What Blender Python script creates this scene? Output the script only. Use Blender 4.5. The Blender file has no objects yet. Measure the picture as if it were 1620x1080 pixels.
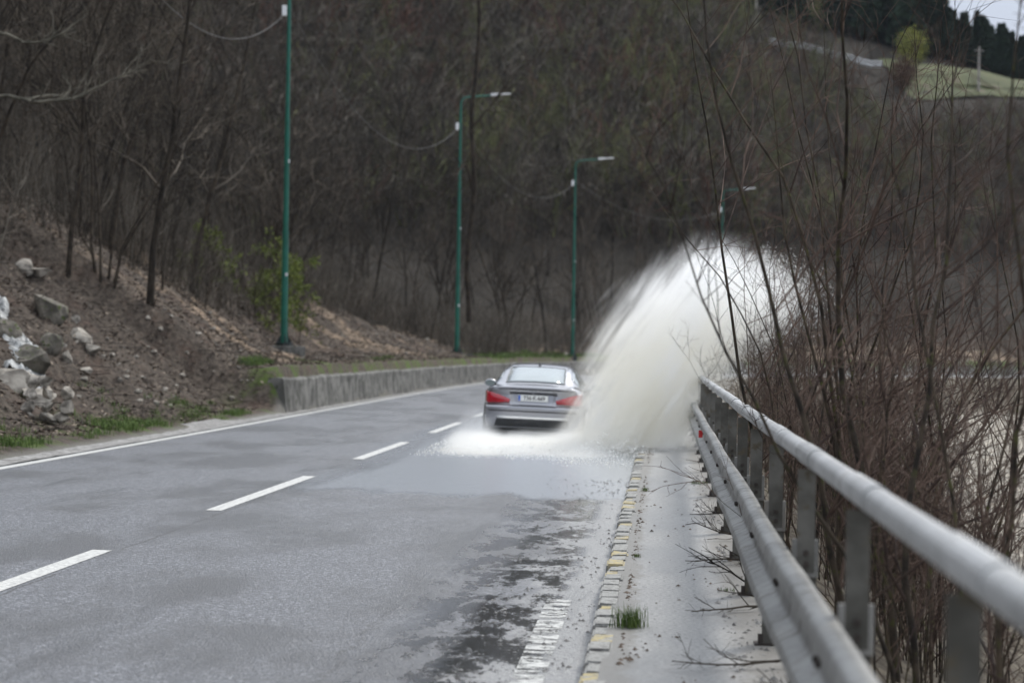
import bpy, bmesh, math, random
import numpy as np
from mathutils import Vector, Matrix, Euler

rng = np.random.default_rng(11)
random.seed(7)
R = math.radians
scene = bpy.context.scene
COL = scene.collection

# ------------------------------------------------------------------ camera
FPX, CAMH, PITCH, ROLL = 3825.0, 1.75, 0.00253, 0.01621
cam_d = bpy.data.cameras.new("camera")
cam = bpy.data.objects.new("camera", cam_d)
COL.objects.link(cam)
scene.camera = cam
cam_d.sensor_width = 36.0
cam_d.lens = 85.0
cam_d.clip_start = 0.1
cam_d.clip_end = 4000
cam_d.dof.use_dof = True
cam_d.dof.focus_distance = 20.0
cam_d.dof.aperture_fstop = 2.6
cam.matrix_world = (Matrix.Translation((0, 0, CAMH)) @ Matrix.Rotation(R(90) + PITCH, 4, 'X')
                    @ Matrix.Rotation(ROLL, 4, 'Z'))

# ------------------------------------------------------------------ world, sun, exposure
SUN_EL, SUN_ROT = R(48), R(35)
w = bpy.data.worlds.new("World")
scene.world = w
w.use_nodes = True
nt = w.node_tree
nt.nodes.clear()
sky = nt.nodes.new('ShaderNodeTexSky')
sky.sky_type = 'NISHITA'
sky.sun_disc = False
sky.sun_elevation = SUN_EL
sky.sun_rotation = SUN_ROT
sky.air_density = 1.0
sky.dust_density = 3.0
hs = nt.nodes.new('ShaderNodeHueSaturation')
hs.inputs['Saturation'].default_value = 0.62
bg = nt.nodes.new('ShaderNodeBackground')
bg.inputs['Strength'].default_value = 0.115
wo = nt.nodes.new('ShaderNodeOutputWorld')
nt.links.new(sky.outputs[0], hs.inputs['Color'])
# thin overcast over the clear sky: brighter towards the zenith, with soft cloud structure
tcw = nt.nodes.new('ShaderNodeTexCoord')
spw = nt.nodes.new('ShaderNodeSeparateXYZ'); nt.links.new(tcw.outputs['Generated'], spw.inputs[0])
crw = nt.nodes.new('ShaderNodeMapRange'); crw.clamp = True
nt.links.new(spw.outputs[2], crw.inputs[0]); crw.inputs[1].default_value = 0.02; crw.inputs[2].default_value = 0.75
cgr = nt.nodes.new('ShaderNodeMix'); cgr.data_type = 'RGBA'
nt.links.new(crw.outputs[0], cgr.inputs[0])
cgr.inputs[6].default_value = (1.95, 2.25, 2.9, 1); cgr.inputs[7].default_value = (7.3, 7.7, 8.3, 1)
nzw = nt.nodes.new('ShaderNodeTexNoise'); nzw.inputs['Scale'].default_value = 3.0; nzw.inputs['Detail'].default_value = 6
nt.links.new(tcw.outputs['Generated'], nzw.inputs['Vector'])
mrw = nt.nodes.new('ShaderNodeMapRange'); nt.links.new(nzw.outputs[0], mrw.inputs[0])
mrw.inputs[1].default_value = 0.3; mrw.inputs[2].default_value = 0.7; mrw.inputs[3].default_value = 0.90; mrw.inputs[4].default_value = 0.97
mxw = nt.nodes.new('ShaderNodeMix'); mxw.data_type = 'RGBA'
nt.links.new(mrw.outputs[0], mxw.inputs[0]); nt.links.new(hs.outputs[0], mxw.inputs[6]); nt.links.new(cgr.outputs[2], mxw.inputs[7])
nt.links.new(mxw.outputs[2], bg.inputs['Color'])
nt.links.new(bg.outputs[0], wo.inputs['Surface'])

sl = bpy.data.lights.new("sun", 'SUN')
sl.energy = 1.5
sl.angle = R(12)
sl.color = (1.0, 0.96, 0.9)
sun = bpy.data.objects.new("sun", sl)
COL.objects.link(sun)
# sky sun_rotation is measured clockwise from +Y
sdir = Vector((math.sin(SUN_ROT) * math.cos(SUN_EL), math.cos(SUN_ROT) * math.cos(SUN_EL), math.sin(SUN_EL)))
sun.rotation_euler = sdir.to_track_quat('Z', 'Y').to_euler()

scene.view_settings.view_transform = 'Standard'
scene.view_settings.look = 'None'
scene.view_settings.gamma = 1.0
scene.view_settings.exposure = 0.80
scene.cycles.max_bounces = 16
scene.cycles.diffuse_bounces = 4
scene.cycles.transparent_max_bounces = 12
scene.cycles.volume_bounces = 14
scene.cycles.volume_max_steps = 256

# ------------------------------------------------------------------ helpers
def tag(o, label=None, cat=None, group=None, kind=None):
    if label: o['label'] = label
    if cat: o['category'] = cat
    if group: o['group'] = group
    if kind: o['kind'] = kind
    return o

def empty(name, loc, rz=0.0):
    o = bpy.data.objects.new(name, None)
    COL.objects.link(o)
    o.location = loc
    o.rotation_euler = (0, 0, rz)
    o.empty_display_size = 0.2
    return o

def link_mesh(name, me, mats, parent=None):
    o = bpy.data.objects.new(name, me)
    COL.objects.link(o)
    if mats is not None:
        for m in (mats if isinstance(mats, (list, tuple)) else [mats]):
            me.materials.append(m)
    if parent is not None:
        o.parent = parent
    return o

def np_mesh(name, V, F, uv=None, smooth=False, midx=None):
    """V (n,3), F (m,k) all the same k; uv per vertex (n,2)"""
    V = np.asarray(V, np.float32)
    F = np.asarray(F, np.int32)
    me = bpy.data.meshes.new(name)
    me.vertices.add(len(V))
    me.vertices.foreach_set('co', V.ravel())
    k = F.shape[1]
    me.loops.add(F.size)
    me.loops.foreach_set('vertex_index', F.ravel())
    me.polygons.add(len(F))
    me.polygons.foreach_set('loop_start', np.arange(0, F.size, k, dtype=np.int32))
    me.polygons.foreach_set('loop_total', np.full(len(F), k, np.int32))
    me.polygons.foreach_set('use_smooth', np.full(len(F), smooth, bool))
    if midx is not None:
        me.polygons.foreach_set('material_index', np.asarray(midx, np.int32))
    if uv is not None:
        l = me.uv_layers.new(name='UVMap')
        l.data.foreach_set('uv', np.asarray(uv, np.float32)[F.ravel()].ravel())
    me.update(calc_edges=True)
    return me

def grid_faces(n, m, wrap=False):
    """faces of an n x m vertex grid (index i*m+j)"""
    i, j = np.meshgrid(np.arange(n - 1), np.arange(m if wrap else m - 1), indexing='ij')
    j2 = (j + 1) % m
    return np.stack([i * m + j, (i + 1) * m + j, (i + 1) * m + j2, i * m + j2], -1).reshape(-1, 4)

def tubes(P, Rad, sides=3):
    """P (N,K,3) polylines, Rad (N,K) -> verts, quads"""
    N, K, _ = P.shape
    T = np.empty_like(P)
    T[:, 1:-1] = P[:, 2:] - P[:, :-2]
    T[:, 0] = P[:, 1] - P[:, 0]
    T[:, -1] = P[:, -1] - P[:, -2]
    T /= np.linalg.norm(T, axis=-1, keepdims=True) + 1e-9
    ref = np.where(np.abs(T[:, :1, 2:3]) > 0.8, np.array([1.0, 0, 0]), np.array([0, 0, 1.0]))
    A = np.cross(T, np.broadcast_to(ref, T.shape))
    A /= np.linalg.norm(A, axis=-1, keepdims=True) + 1e-9
    B = np.cross(T, A)
    an = np.arange(sides) * 2 * np.pi / sides
    V = (P[:, :, None] + Rad[:, :, None, None] * (A[:, :, None] * np.cos(an)[:, None] + B[:, :, None] * np.sin(an)[:, None]))
    base = grid_faces(K, sides, wrap=True)
    F = (base[None] + (np.arange(N) * K * sides)[:, None, None]).reshape(-1, 4)
    return V.reshape(-1, 3), F

def merge(parts):
    Vs, Fs, o = [], [], 0
    for V, F in parts:
        Vs.append(V); Fs.append(F + o); o += len(V)
    return np.concatenate(Vs), np.concatenate(Fs)

def bm_obj(name, bm, mat, parent=None, smooth=False, bevel=0.0):
    if bevel:
        bmesh.ops.bevel(bm, geom=list(bm.edges), offset=bevel, segments=2, affect='EDGES', profile=0.6)
    me = bpy.data.meshes.new(name)
    bm.to_mesh(me); bm.free()
    if smooth:
        me.polygons.foreach_set('use_smooth', [True] * len(me.polygons))
    return link_mesh(name, me, mat, parent)

def add_box(bm, c, s, rot=None):
    M = Matrix.Translation(c)
    if rot is not None: M = M @ rot
    bmesh.ops.create_cube(bm, size=1.0, matrix=M @ Matrix.Diagonal((s[0], s[1], s[2], 1)))

def add_cyl(bm, p0, p1, r0, r1=None, n=12, caps=True):
    p0, p1 = Vector(p0), Vector(p1)
    d = p1 - p0
    M = Matrix.Translation((p0 + p1) / 2) @ d.to_track_quat('Z', 'Y').to_matrix().to_4x4()
    bmesh.ops.create_cone(bm, cap_ends=caps, segments=n, radius1=r0, radius2=r0 if r1 is None else r1, depth=d.length, matrix=M)

def dup(root, loc, rz=None, sc=None, label=None, group=None):
    r = root.copy(); COL.objects.link(r)
    r.location = loc
    if rz is not None: r.rotation_euler = (0, 0, rz)
    if sc is not None: r.scale = sc if hasattr(sc, '__len__') else (sc, sc, sc)
    if label: r['label'] = label
    if group: r['group'] = group
    for ch in list(root.children):
        c = ch.copy(); COL.objects.link(c); c.parent = r
        for g in ch.children:
            d = g.copy(); COL.objects.link(d); d.parent = c
    return r

# ------------------------------------------------------------------ materials
class NG:
    """tiny node-graph writer"""
    def __init__(s, name):
        s.m = bpy.data.materials.new(name); s.m.use_nodes = True
        s.t = s.m.node_tree; s.t.nodes.clear()
        s.out = s.n('ShaderNodeOutputMaterial')
    def n(s, typ, **kw):
        nd = s.t.nodes.new(typ)
        for k, v in kw.items():
            if k.startswith('_'): setattr(nd, k[1:], v)
            else: s.set(nd, k, v)
        return nd
    def set(s, nd, k, v):
        inp = nd.inputs[int(k[1:])] if (k[0] == 'i' and k[1:].isdigit()) else nd.inputs[k.replace('__', ' ')]
        if isinstance(v, bpy.types.NodeSocket): s.t.links.new(v, inp)
        elif isinstance(v, bpy.types.Node): s.t.links.new(v.outputs[0], inp)
        else:
            if isinstance(v, (tuple, list)) and len(v) == 3 and inp.type == 'RGBA': v = (*v, 1)
            inp.default_value = v
    def math(s, op, a, b=0.0, c=None, clamp=False):
        nd = s.n('ShaderNodeMath', _operation=op, _use_clamp=clamp, i0=a, i1=b)
        if c is not None: s.set(nd, 'i2', c)
        return nd.outputs[0]
    def ramp(s, v, lo, hi, a=0.0, b=1.0):
        return s.n('ShaderNodeMapRange', _clamp=True, _interpolation_type='SMOOTHSTEP', i0=v, i1=lo, i2=hi, i3=a, i4=b).outputs[0]
    def mix(s, f, a, b):
        nd = s.n('ShaderNodeMix', _data_type='RGBA')
        s.set(nd, 'i0', f); s.set(nd, 'i6', a if not isinstance(a, tuple) else (*a, 1) if len(a) == 3 else a)
        s.set(nd, 'i7', b if not isinstance(b, tuple) else (*b, 1) if len(b) == 3 else b)
        return nd.outputs[2]
    def noise(s, vec, scale, detail=4.0, rough=0.55, dist=0.0):
        return s.n('ShaderNodeTexNoise', Vector=vec, Scale=scale, Detail=detail, Roughness=rough, Distortion=dist).outputs[0]
    def vor(s, vec, scale, feat='F1'):
        return s.n('ShaderNodeTexVoronoi', _feature=feat, Vector=vec, Scale=scale).outputs[0]
    def mapv(s, vec, sc=(1, 1, 1), rot=(0, 0, 0), loc=(0, 0, 0)):
        return s.n('ShaderNodeMapping', Vector=vec, Scale=sc, Rotation=rot, Location=loc).outputs[0]
    def bump(s, h, strength=0.3, dist=0.01, normal=None):
        nd = s.n('ShaderNodeBump', Height=h, Strength=strength, Distance=dist)
        if normal is not None: s.set(nd, 'Normal', normal)
        return nd.outputs[0]
    def bsdf(s, **kw):
        nd = s.n('ShaderNodeBsdfPrincipled', **kw)
        s.t.links.new(nd.outputs[0], s.out.inputs[0])
        return s.m
    def obj(s): return s.n('ShaderNodeTexCoord').outputs['Object']
    def uv(s): return s.n('ShaderNodeTexCoord').outputs['UV']

def simple(name, col, rough=0.6, metal=0.0, var=0.25, scale=6.0, bump=0.0, bscale=40.0, spec=0.5, **kw):
    g = NG(name)
    o = g.obj()
    n = g.noise(o, scale, 5)
    c = g.mix(g.ramp(n, 0.3, 0.7), tuple(x * (1 - var) for x in col), tuple(min(1, x * (1 + var)) for x in col))
    a = dict(Base__Color=c, Roughness=rough, Metallic=metal)
    a['Specular__IOR__Level'] = spec
    if bump: a['Normal'] = g.bump(g.noise(o, bscale, 4), bump, 0.02)
    a.update(kw)
    return g.bsdf(**a)

def tinted(name, c1, c2, rough=0.85, scale=3.0, bump=0.3, bscale=30.0, c3=None, per_obj=0.0):
    g = NG(name)
    o = g.obj()
    c = g.mix(g.ramp(g.noise(o, scale, 5), 0.35, 0.65), c1, c2)
    if c3 is not None: c = g.mix(g.ramp(g.noise(o, scale * 2.7, 4), 0.55, 0.68), c, c3)
    if per_obj:
        rnd = g.n('ShaderNodeObjectInfo').outputs['Random']
        c = g.n('ShaderNodeHueSaturation', Color=c, Value=g.ramp(rnd, 0, 1, 1 - per_obj, 1 + per_obj), Saturation=1.0).outputs[0]
    return g.bsdf(Base__Color=c, Roughness=rough, Normal=g.bump(g.noise(o, bscale, 3), bump, 0.02), Specular__IOR__Level=0.25)

def asphalt_material():
    g = NG('asphalt')
    uv = g.uv()
    sep = g.n('ShaderNodeSeparateXYZ', Vector=uv)
    s, d = sep.outputs[0], sep.outputs[1]
    agg = g.vor(uv, 70.0)
    cell = g.n('ShaderNodeTexVoronoi', Vector=uv, Scale=55.0).outputs['Color']
    cellv = g.n('ShaderNodeSeparateXYZ', Vector=cell).outputs[0]
    fine = g.noise(uv, 45.0, 6, 0.7)
    streak = g.noise(g.mapv(uv, (0.10, 1.1, 1)), 1.0, 5, 0.6)
    patch = g.noise(g.mapv(uv, (0.25, 0.6, 1)), 1.0, 6, 0.62)
    base = g.mix(fine, (0.030, 0.033, 0.040), (0.105, 0.113, 0.132))
    base = g.mix(g.ramp(cellv, 0.70, 0.95, 0, 0.9), base, (0.23, 0.238, 0.26))
    base = g.mix(g.ramp(cellv, 0.02, 0.28, 0.85, 0), base, (0.02, 0.021, 0.024))
    base = g.mix(g.ramp(patch, 0.42, 0.60, 0, 0.65), base, (0.05, 0.051, 0.055))
    # pale worn grit band by the kerb
    gn = g.noise(g.mapv(uv, (0.5, 1.6, 1)), 1.2, 7, 0.68)
    dk = g.math('ADD', d, g.math('MULTIPLY', g.math('SUBTRACT', gn, 0.5), 1.5))
    grit = g.ramp(dk, 0.35, 0.75, 1, 0)
    gritn = g.ramp(g.noise(uv, 28.0, 5, 0.75), 0.42, 0.56)
    base = g.mix(g.math('MULTIPLY', grit, g.math('MULTIPLY_ADD', gritn, 0.55, 0.35)), base, (0.30, 0.30, 0.295))
    # centre seam and crack
    wob = g.math('MULTIPLY', g.math('SUBTRACT', g.noise(g.mapv(uv, (1.5, 0.0, 1)), 1.0, 5, 0.7), 0.5), 0.18)
    seam = g.ramp(g.math('ABSOLUTE', g.math('SUBTRACT', g.math('ADD', d, wob), 3.93)), 0.0, 0.022, 1, 0)
    seam = g.math('MULTIPLY', seam, g.ramp(g.noise(g.mapv(uv, (0.35, 0, 1)), 1.0, 2), 0.4, 0.5))
    wob2 = g.math('MULTIPLY', g.math('SUBTRACT', g.noise(g.mapv(uv, (1.2, 0.0, 1), loc=(7, 0, 0)), 1.0, 6, 0.75), 0.5), 0.45)
    cr = g.ramp(g.math('ABSOLUTE', g.math('SUBTRACT', g.math('ADD', d, wob2), 1.35)), 0.0, 0.05, 1, 0)
    cr = g.math('MULTIPLY', cr, g.ramp(s, 15.5, 18.5, 1, 0))
    cr = g.math('MULTIPLY', cr, g.ramp(g.noise(uv, 14.0, 5, 0.8), 0.45, 0.58))
    cracks = g.math('MAXIMUM', seam, cr)
    base = g.mix(cracks, base, (0.012, 0.012, 0.013))
    # wetness: the flooded stretch by the car, plus shreds of standing water along the kerb
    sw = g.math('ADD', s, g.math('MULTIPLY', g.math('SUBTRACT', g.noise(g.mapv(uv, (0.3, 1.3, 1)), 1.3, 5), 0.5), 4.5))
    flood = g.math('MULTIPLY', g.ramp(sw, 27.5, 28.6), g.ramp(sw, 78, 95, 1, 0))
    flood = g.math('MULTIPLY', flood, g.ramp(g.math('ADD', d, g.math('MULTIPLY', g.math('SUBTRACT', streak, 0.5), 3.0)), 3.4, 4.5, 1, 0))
    shred = g.ramp(g.noise(g.mapv(uv, (0.9, 2.4, 1)), 1.0, 8, 0.75), 0.47, 0.52)
    band = g.math('MULTIPLY', g.ramp(d, 0.16, 0.34), g.ramp(d, 0.7, 1.45, 1, 0))
    pud = g.math('MAXIMUM', flood, g.math('MULTIPLY', shred, band))
    track = g.ramp(streak, 0.55, 0.7)
    rough = g.math('MULTIPLY_ADD', g.math('MAXIMUM', track, g.ramp(patch, 0.45, 0.6)), -0.16, 0.46)
    base = g.mix(g.math('MULTIPLY', track, 0.5), base, (0.03, 0.032, 0.036))
    roughn = g.n('ShaderNodeMix', _data_type='FLOAT', i0=pud, i2=rough, i3=0.28).outputs[0]
    roughn = g.n('ShaderNodeMix', _data_type='FLOAT', i0=flood, i2=g.n('ShaderNodeMix', _data_type='FLOAT', i0=pud, i2=rough, i3=0.07).outputs[0], i3=0.27).outputs[0]
    base = g.mix(g.math('MULTIPLY', pud, 0.8), base, (0.022, 0.023, 0.025))
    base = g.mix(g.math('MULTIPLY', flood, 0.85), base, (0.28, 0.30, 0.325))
    rip = g.noise(g.mapv(uv, (3.0, 1.2, 1)), 3.0, 4, 0.6)
    h = g.math('ADD', g.math('MULTIPLY', g.math('ADD', fine, agg), g.math('SUBTRACT', 1.0, g.math('MULTIPLY', pud, 0.97))),
               g.math('MULTIPLY', g.math('MULTIPLY', rip, g.math('MULTIPLY_ADD', flood, 0.92, 0.08)), 3.2))
    nrm = g.bump(h, 0.8, 0.010)
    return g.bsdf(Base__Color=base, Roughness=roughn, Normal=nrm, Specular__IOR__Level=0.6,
                  Coat__Weight=g.math('MULTIPLY', flood, 0.4), Coat__Roughness=0.2)

def marking_material(wear):
    g = NG('road_paint')
    uv = g.uv()
    f = g.noise(uv, 22.0, 6, 0.75)
    bars = g.ramp(g.noise(g.mapv(uv, (6.0, 3.0, 1)), 1.0, 7, 0.8), wear, wear + 0.08)
    c = g.mix(g.ramp(f, 0.35, 0.62), (0.30, 0.30, 0.29), (0.62, 0.62, 0.59))
    bs = g.n('ShaderNodeBsdfPrincipled', Base__Color=c, Roughness=0.45, Normal=g.bump(f, 0.4, 0.004))
    tr = g.n('ShaderNodeBsdfTransparent')
    edge = g.ramp(g.noise(uv, 12.0, 5, 0.75), 0.27, 0.33)
    mx = g.n('ShaderNodeMixShader', i0=g.math('MULTIPLY', bars, edge), i1=tr, i2=bs)
    g.t.links.new(mx.outputs[0], g.out.inputs[0])
    return g.m

def path_material():
    g = NG('footpath_concrete')
    uv = g.uv()
    sep = g.n('ShaderNodeSeparateXYZ', Vector=uv)
    n1 = g.noise(g.mapv(uv, (0.4, 1.5, 1)), 1.0, 6, 0.6)
    n2 = g.noise(uv, 35.0, 6, 0.75)
    c = g.mix(g.ramp(n1, 0.35, 0.65), (0.18, 0.18, 0.178), (0.27, 0.27, 0.265))
    c = g.mix(g.ramp(n2, 0.50, 0.60, 0, 0.8), c, (0.12, 0.12, 0.115))
    c = g.mix(g.ramp(n2, 0.36, 0.44, 0.75, 0), c, (0.42, 0.42, 0.41))
    dirt = g.math('ADD', sep.outputs[1], g.math('MULTIPLY', g.math('SUBTRACT', g.noise(uv, 3.0, 6, 0.7), 0.5), 0.35))
    c = g.mix(g.ramp(dirt, -0.92, -0.75, 0.55, 0), c, (0.17, 0.155, 0.13))
    c = g.mix(g.ramp(dirt, -0.30, -0.22, 0, 0.6), c, (0.12, 0.11, 0.09))
    return g.bsdf(Base__Color=c, Roughness=g.ramp(n1, 0.35, 0.6, 0.35, 0.6), Normal=g.bump(n2, 0.6, 0.006), Specular__IOR__Level=0.5)

def kerb_material():
    g = NG('kerb_stone')
    uv = g.uv()          # u = s, v = block random
    o = g.obj()
    sep = g.n('ShaderNodeSeparateXYZ', Vector=uv)
    n = g.noise(o, 9.0, 6, 0.7)
    n2 = g.noise(o, 40.0, 4, 0.7)
    c = g.mix(g.ramp(n2, 0.35, 0.65), (0.19, 0.19, 0.18), (0.33, 0.33, 0.315))
    ye = g.math('MULTIPLY', g.ramp(sep.outputs[1], 0.58, 0.60), g.ramp(n, 0.40, 0.55))
    c = g.mix(ye, c, (0.38, 0.31, 0.14))
    c = g.mix(g.ramp(g.noise(o, 14.0, 6, 0.8), 0.52, 0.60, 0, 0.8), c, (0.09, 0.085, 0.08))
    return g.bsdf(Base__Color=c, Roughness=0.7, Normal=g.bump(g.math('ADD', n, n2), 0.8, 0.012))

def bank_material():
    g = NG('bank_soil')
    uv = g.uv()      # u = s, v = e
    o = g.obj()
    sep = g.n('ShaderNodeSeparateXYZ', Vector=uv)
    s, e = sep.outputs[0], sep.outputs[1]
    n1 = g.noise(o, 0.8, 8, 0.7)
    n2 = g.noise(o, 7.0, 7, 0.75)
    c = g.mix(g.ramp(n2, 0.33, 0.66), (0.032, 0.024, 0.019), (0.15, 0.122, 0.098))
    c = g.mix(g.ramp(n1, 0.5, 0.62, 0, 0.35), c, (0.13, 0.08, 0.06))
    # bare sandy slips running down the bank
    sl_ = g.mapv(uv, (0.12, 0.05, 1), rot=(0, 0, R(-28)))
    slip = g.ramp(g.noise(sl_, 2.0, 5, 0.6), 0.49, 0.57)
    slip = g.math('MULTIPLY', slip, g.ramp(g.noise(o, 3.5, 6, 0.75), 0.38, 0.58))
    slip = g.math('MULTIPLY', slip, g.math('MULTIPLY', g.ramp(e, 0.6, 1.6), g.ramp(e, 7.0, 10.0, 1, 0)))
    slip = g.math('MULTIPLY', slip, g.ramp(s, 55, 62))
    c = g.mix(slip, c, (0.36, 0.27, 0.19))
    # grass and weeds near the foot
    gr = g.math('MULTIPLY', g.ramp(g.noise(o, 1.2, 6, 0.7), 0.47, 0.6), g.ramp(e, 0.3, 1.7, 1, 0))
    c = g.mix(gr, c, (0.09, 0.13, 0.03))
    c = g.mix(g.ramp(e, 0.1, 0.3, 0.8, 0), c, (0.22, 0.21, 0.19))
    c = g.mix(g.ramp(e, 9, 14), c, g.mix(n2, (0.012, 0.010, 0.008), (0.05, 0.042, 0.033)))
    return g.bsdf(Base__Color=c, Roughness=0.9, Normal=g.bump(g.math('ADD', n2, g.noise(o, 25.0, 5, 0.8)), 1.0, 0.06), Specular__IOR__Level=0.2)

def valley_material():
    g = NG('valley_ground')
    uv = g.uv(); o = g.obj()
    e = g.n('ShaderNodeSeparateXYZ', Vector=uv).outputs[1]
    n2 = g.noise(o, 2.5, 8, 0.75)
    c = g.mix(g.ramp(n2, 0.35, 0.65), (0.05, 0.04, 0.03), (0.14, 0.12, 0.09))
    peb = g.vor(o, 2.2)
    rock = g.mix(g.ramp(peb, 0.1, 0.6), (0.50, 0.45, 0.37), (0.22, 0.20, 0.17))
    c = g.mix(g.ramp(e, 3.5, 6.5), c, rock)
    return g.bsdf(Base__Color=c, Roughness=0.9, Normal=g.bump(n2, 1.0, 0.08), Specular__IOR__Level=0.2)

M = {}
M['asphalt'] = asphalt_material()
M['dash'] = marking_material(0.30)
M['edge'] = marking_material(0.28)
M['worn'] = marking_material(0.46)
M['path'] = path_material()
M['kerb'] = kerb_material()
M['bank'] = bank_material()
M['valley'] = valley_material()
M['gravel'] = tinted('gravel', (0.12, 0.115, 0.11), (0.30, 0.295, 0.285), scale=9)
M['bark'] = tinted('bark', (0.014, 0.010, 0.007), (0.048, 0.037, 0.026), scale=4, per_obj=0.35)
M['twig_dark'] = tinted('twig_dark', (0.016, 0.013, 0.010), (0.082, 0.067, 0.051), scale=0.9, bump=0, per_obj=0.5)
M['twig_green'] = tinted('twig_green', (0.07, 0.076, 0.03), (0.15, 0.155, 0.065), scale=1.0, bump=0, per_obj=0.25)
M['twig_red'] = tinted('twig_red', (0.075, 0.04, 0.03), (0.13, 0.07, 0.05), scale=1.5, bump=0, per_obj=0.2)
M['twig_pale'] = tinted('twig_pale', (0.07, 0.062, 0.05), (0.17, 0.15, 0.122), scale=1.0, bump=0)
M['shrub_stem'] = tinted('shrub_stem', (0.016, 0.012, 0.009), (0.07, 0.053, 0.037), scale=7, c3=(0.06, 0.06, 0.02), per_obj=0.25)
M['shrub_twig'] = tinted('shrub_twig', (0.03, 0.018, 0.015), (0.115, 0.078, 0.06), scale=3, bump=0, per_obj=0.3)
M['litter'] = tinted('leaf_litter', (0.045, 0.034, 0.027), (0.15, 0.115, 0.09), scale=5)
M['litter2'] = tinted('leaf_litter_pale', (0.20, 0.16, 0.12), (0.33, 0.27, 0.21), scale=5)
M['leaf'] = tinted('fresh_leaf', (0.08, 0.11, 0.02), (0.17, 0.20, 0.04), scale=5)
M['leaf_yellow'] = tinted('yellow_leaf', (0.16, 0.17, 0.04), (0.26, 0.26, 0.06), scale=2)
M['grass'] = tinted('grass', (0.055, 0.095, 0.025), (0.12, 0.17, 0.045), scale=8)
M['conifer'] = tinted('conifer', (0.010, 0.022, 0.014), (0.028, 0.048, 0.028), scale=0.6, per_obj=0.3)
M['limb'] = tinted('limb_bark', (0.07, 0.065, 0.05), (0.18, 0.165, 0.13), scale=3)
M['stone'] = tinted('pale_stone', (0.15, 0.135, 0.115), (0.40, 0.365, 0.315), scale=2.5, bump=0.8, bscale=9, per_obj=0.2)
M['mossy'] = tinted('mossy_stone', (0.06, 0.055, 0.045), (0.20, 0.18, 0.15), scale=2.5, bump=0.9, bscale=8, c3=(0.06, 0.08, 0.02))
M['wall'] = tinted('wall_concrete', (0.075, 0.073, 0.067), (0.19, 0.185, 0.17), scale=2.2, bump=1.0, bscale=6, c3=(0.05, 0.055, 0.04))
def steel(name, lo, hi, rust, rough, metal):
    g = NG(name); o = g.obj()
    big = g.noise(o, 1.3, 6, 0.65); sp_ = g.vor(o, 55.0); drip = g.noise(g.mapv(o, (9, 9, 1.2)), 1.0, 5, 0.7)
    c = g.mix(g.ramp(big, 0.35, 0.65), lo, hi)
    c = g.mix(g.ramp(sp_, 0.1, 0.6, 0.35, 0), c, tuple(x * 1.25 for x in hi))
    c = g.mix(g.ramp(drip, 0.52, 0.68, 0, 0.6), c, rust)
    return g.bsdf(Base__Color=c, Roughness=g.ramp(drip, 0.4, 0.7, rough, rough + 0.2), Metallic=metal, Normal=g.bump(big, 0.1, 0.01))
M['galv'] = steel('galvanised_steel', (0.13, 0.13, 0.124), (0.25, 0.25, 0.24), (0.10, 0.085, 0.065), 0.42, 0.55)
M['galv_dull'] = tinted('dull_galvanised_steel', (0.075, 0.072, 0.062), (0.15, 0.145, 0.13), 0.6, 4.0, 0.15, 25.0, c3=(0.10, 0.085, 0.06))
M['rail'] = steel('rail_steel', (0.28, 0.285, 0.285), (0.44, 0.445, 0.445), (0.18, 0.17, 0.15), 0.36, 0.4)
M['bolt'] = simple('dark_bolt', (0.06, 0.05, 0.045), 0.6, 0.6)
M['clamp'] = steel('clamp_steel', (0.16, 0.16, 0.15), (0.27, 0.265, 0.25), (0.14, 0.11, 0.08), 0.45, 0.4)
M['reflector'] = simple('red_reflector', (0.6, 0.03, 0.03), 0.2)
M['green_paint'] = simple('green_pole_paint', (0.010, 0.115, 0.080), 0.35, 0.1, 0.2, 2.0)
M['dark_iron'] = simple('dark_iron', (0.02, 0.025, 0.025), 0.6, 0.2)
M['white_cover'] = simple('white_cover', (0.78, 0.79, 0.8), 0.3, 0.0, 0.05)
M['cable'] = simple('cable', (0.13, 0.13, 0.13), 0.6)
M['water'] = simple('river_water', (0.05, 0.06, 0.055), 0.12, 0.0, 0.2, 0.5, 0.5, 2.0)
M['wood_pole'] = simple('weathered_wood', (0.28, 0.26, 0.24), 0.8)
M['meadow'] = tinted('meadow_grass', (0.045, 0.055, 0.02), (0.08, 0.09, 0.035), scale=0.25, c3=(0.10, 0.085, 0.055))

def foam_material(name, col):
    g = NG(name)
    o = g.obj()
    c = g.mix(g.ramp(g.noise(o, 0.55, 3), 0.42, 0.62), col, (0.92, 0.91, 0.88))
    df = g.n('ShaderNodeBsdfDiffuse', Color=c)
    tl = g.n('ShaderNodeBsdfTranslucent', Color=c)
    mx = g.n('ShaderNodeMixShader', i0=0.5, i1=df, i2=tl)
    g.t.links.new(mx.outputs[0], g.out.inputs[0])
    return g.m
M['spray'] = foam_material('white_water', (0.95, 0.96, 0.96))

# ------------------------------------------------------------------ road alignment (s along the kerb, d to its left)
SS = np.arange(-40, 460.01, 0.5)
kk = np.interp(SS, [-40, 20, 50, 90, 112, 130, 142, 156, 213, 223, 460], [0.0002, 0.0002, -0.0003, 0.00088, 0.0014, 0.0026, 0.005, 0.019, 0.019, 0.0, 0.0])
i0 = int(round(40 / 0.5))
hh = np.concatenate([[0], np.cumsum(kk[:-1] * 0.5)]); hh += 0.05792 - hh[i0]
PX = np.concatenate([[0], np.cumsum(np.sin(hh[:-1]) * .5)]); PX += -0.35738 - PX[i0]
PY = np.concatenate([[0], np.cumsum(np.cos(hh[:-1]) * .5)]); PY -= PY[i0]
WC, WL, BANK = 4.06, 7.84, 0.01735
EDGE = 8.24      # where the verge starts

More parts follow.
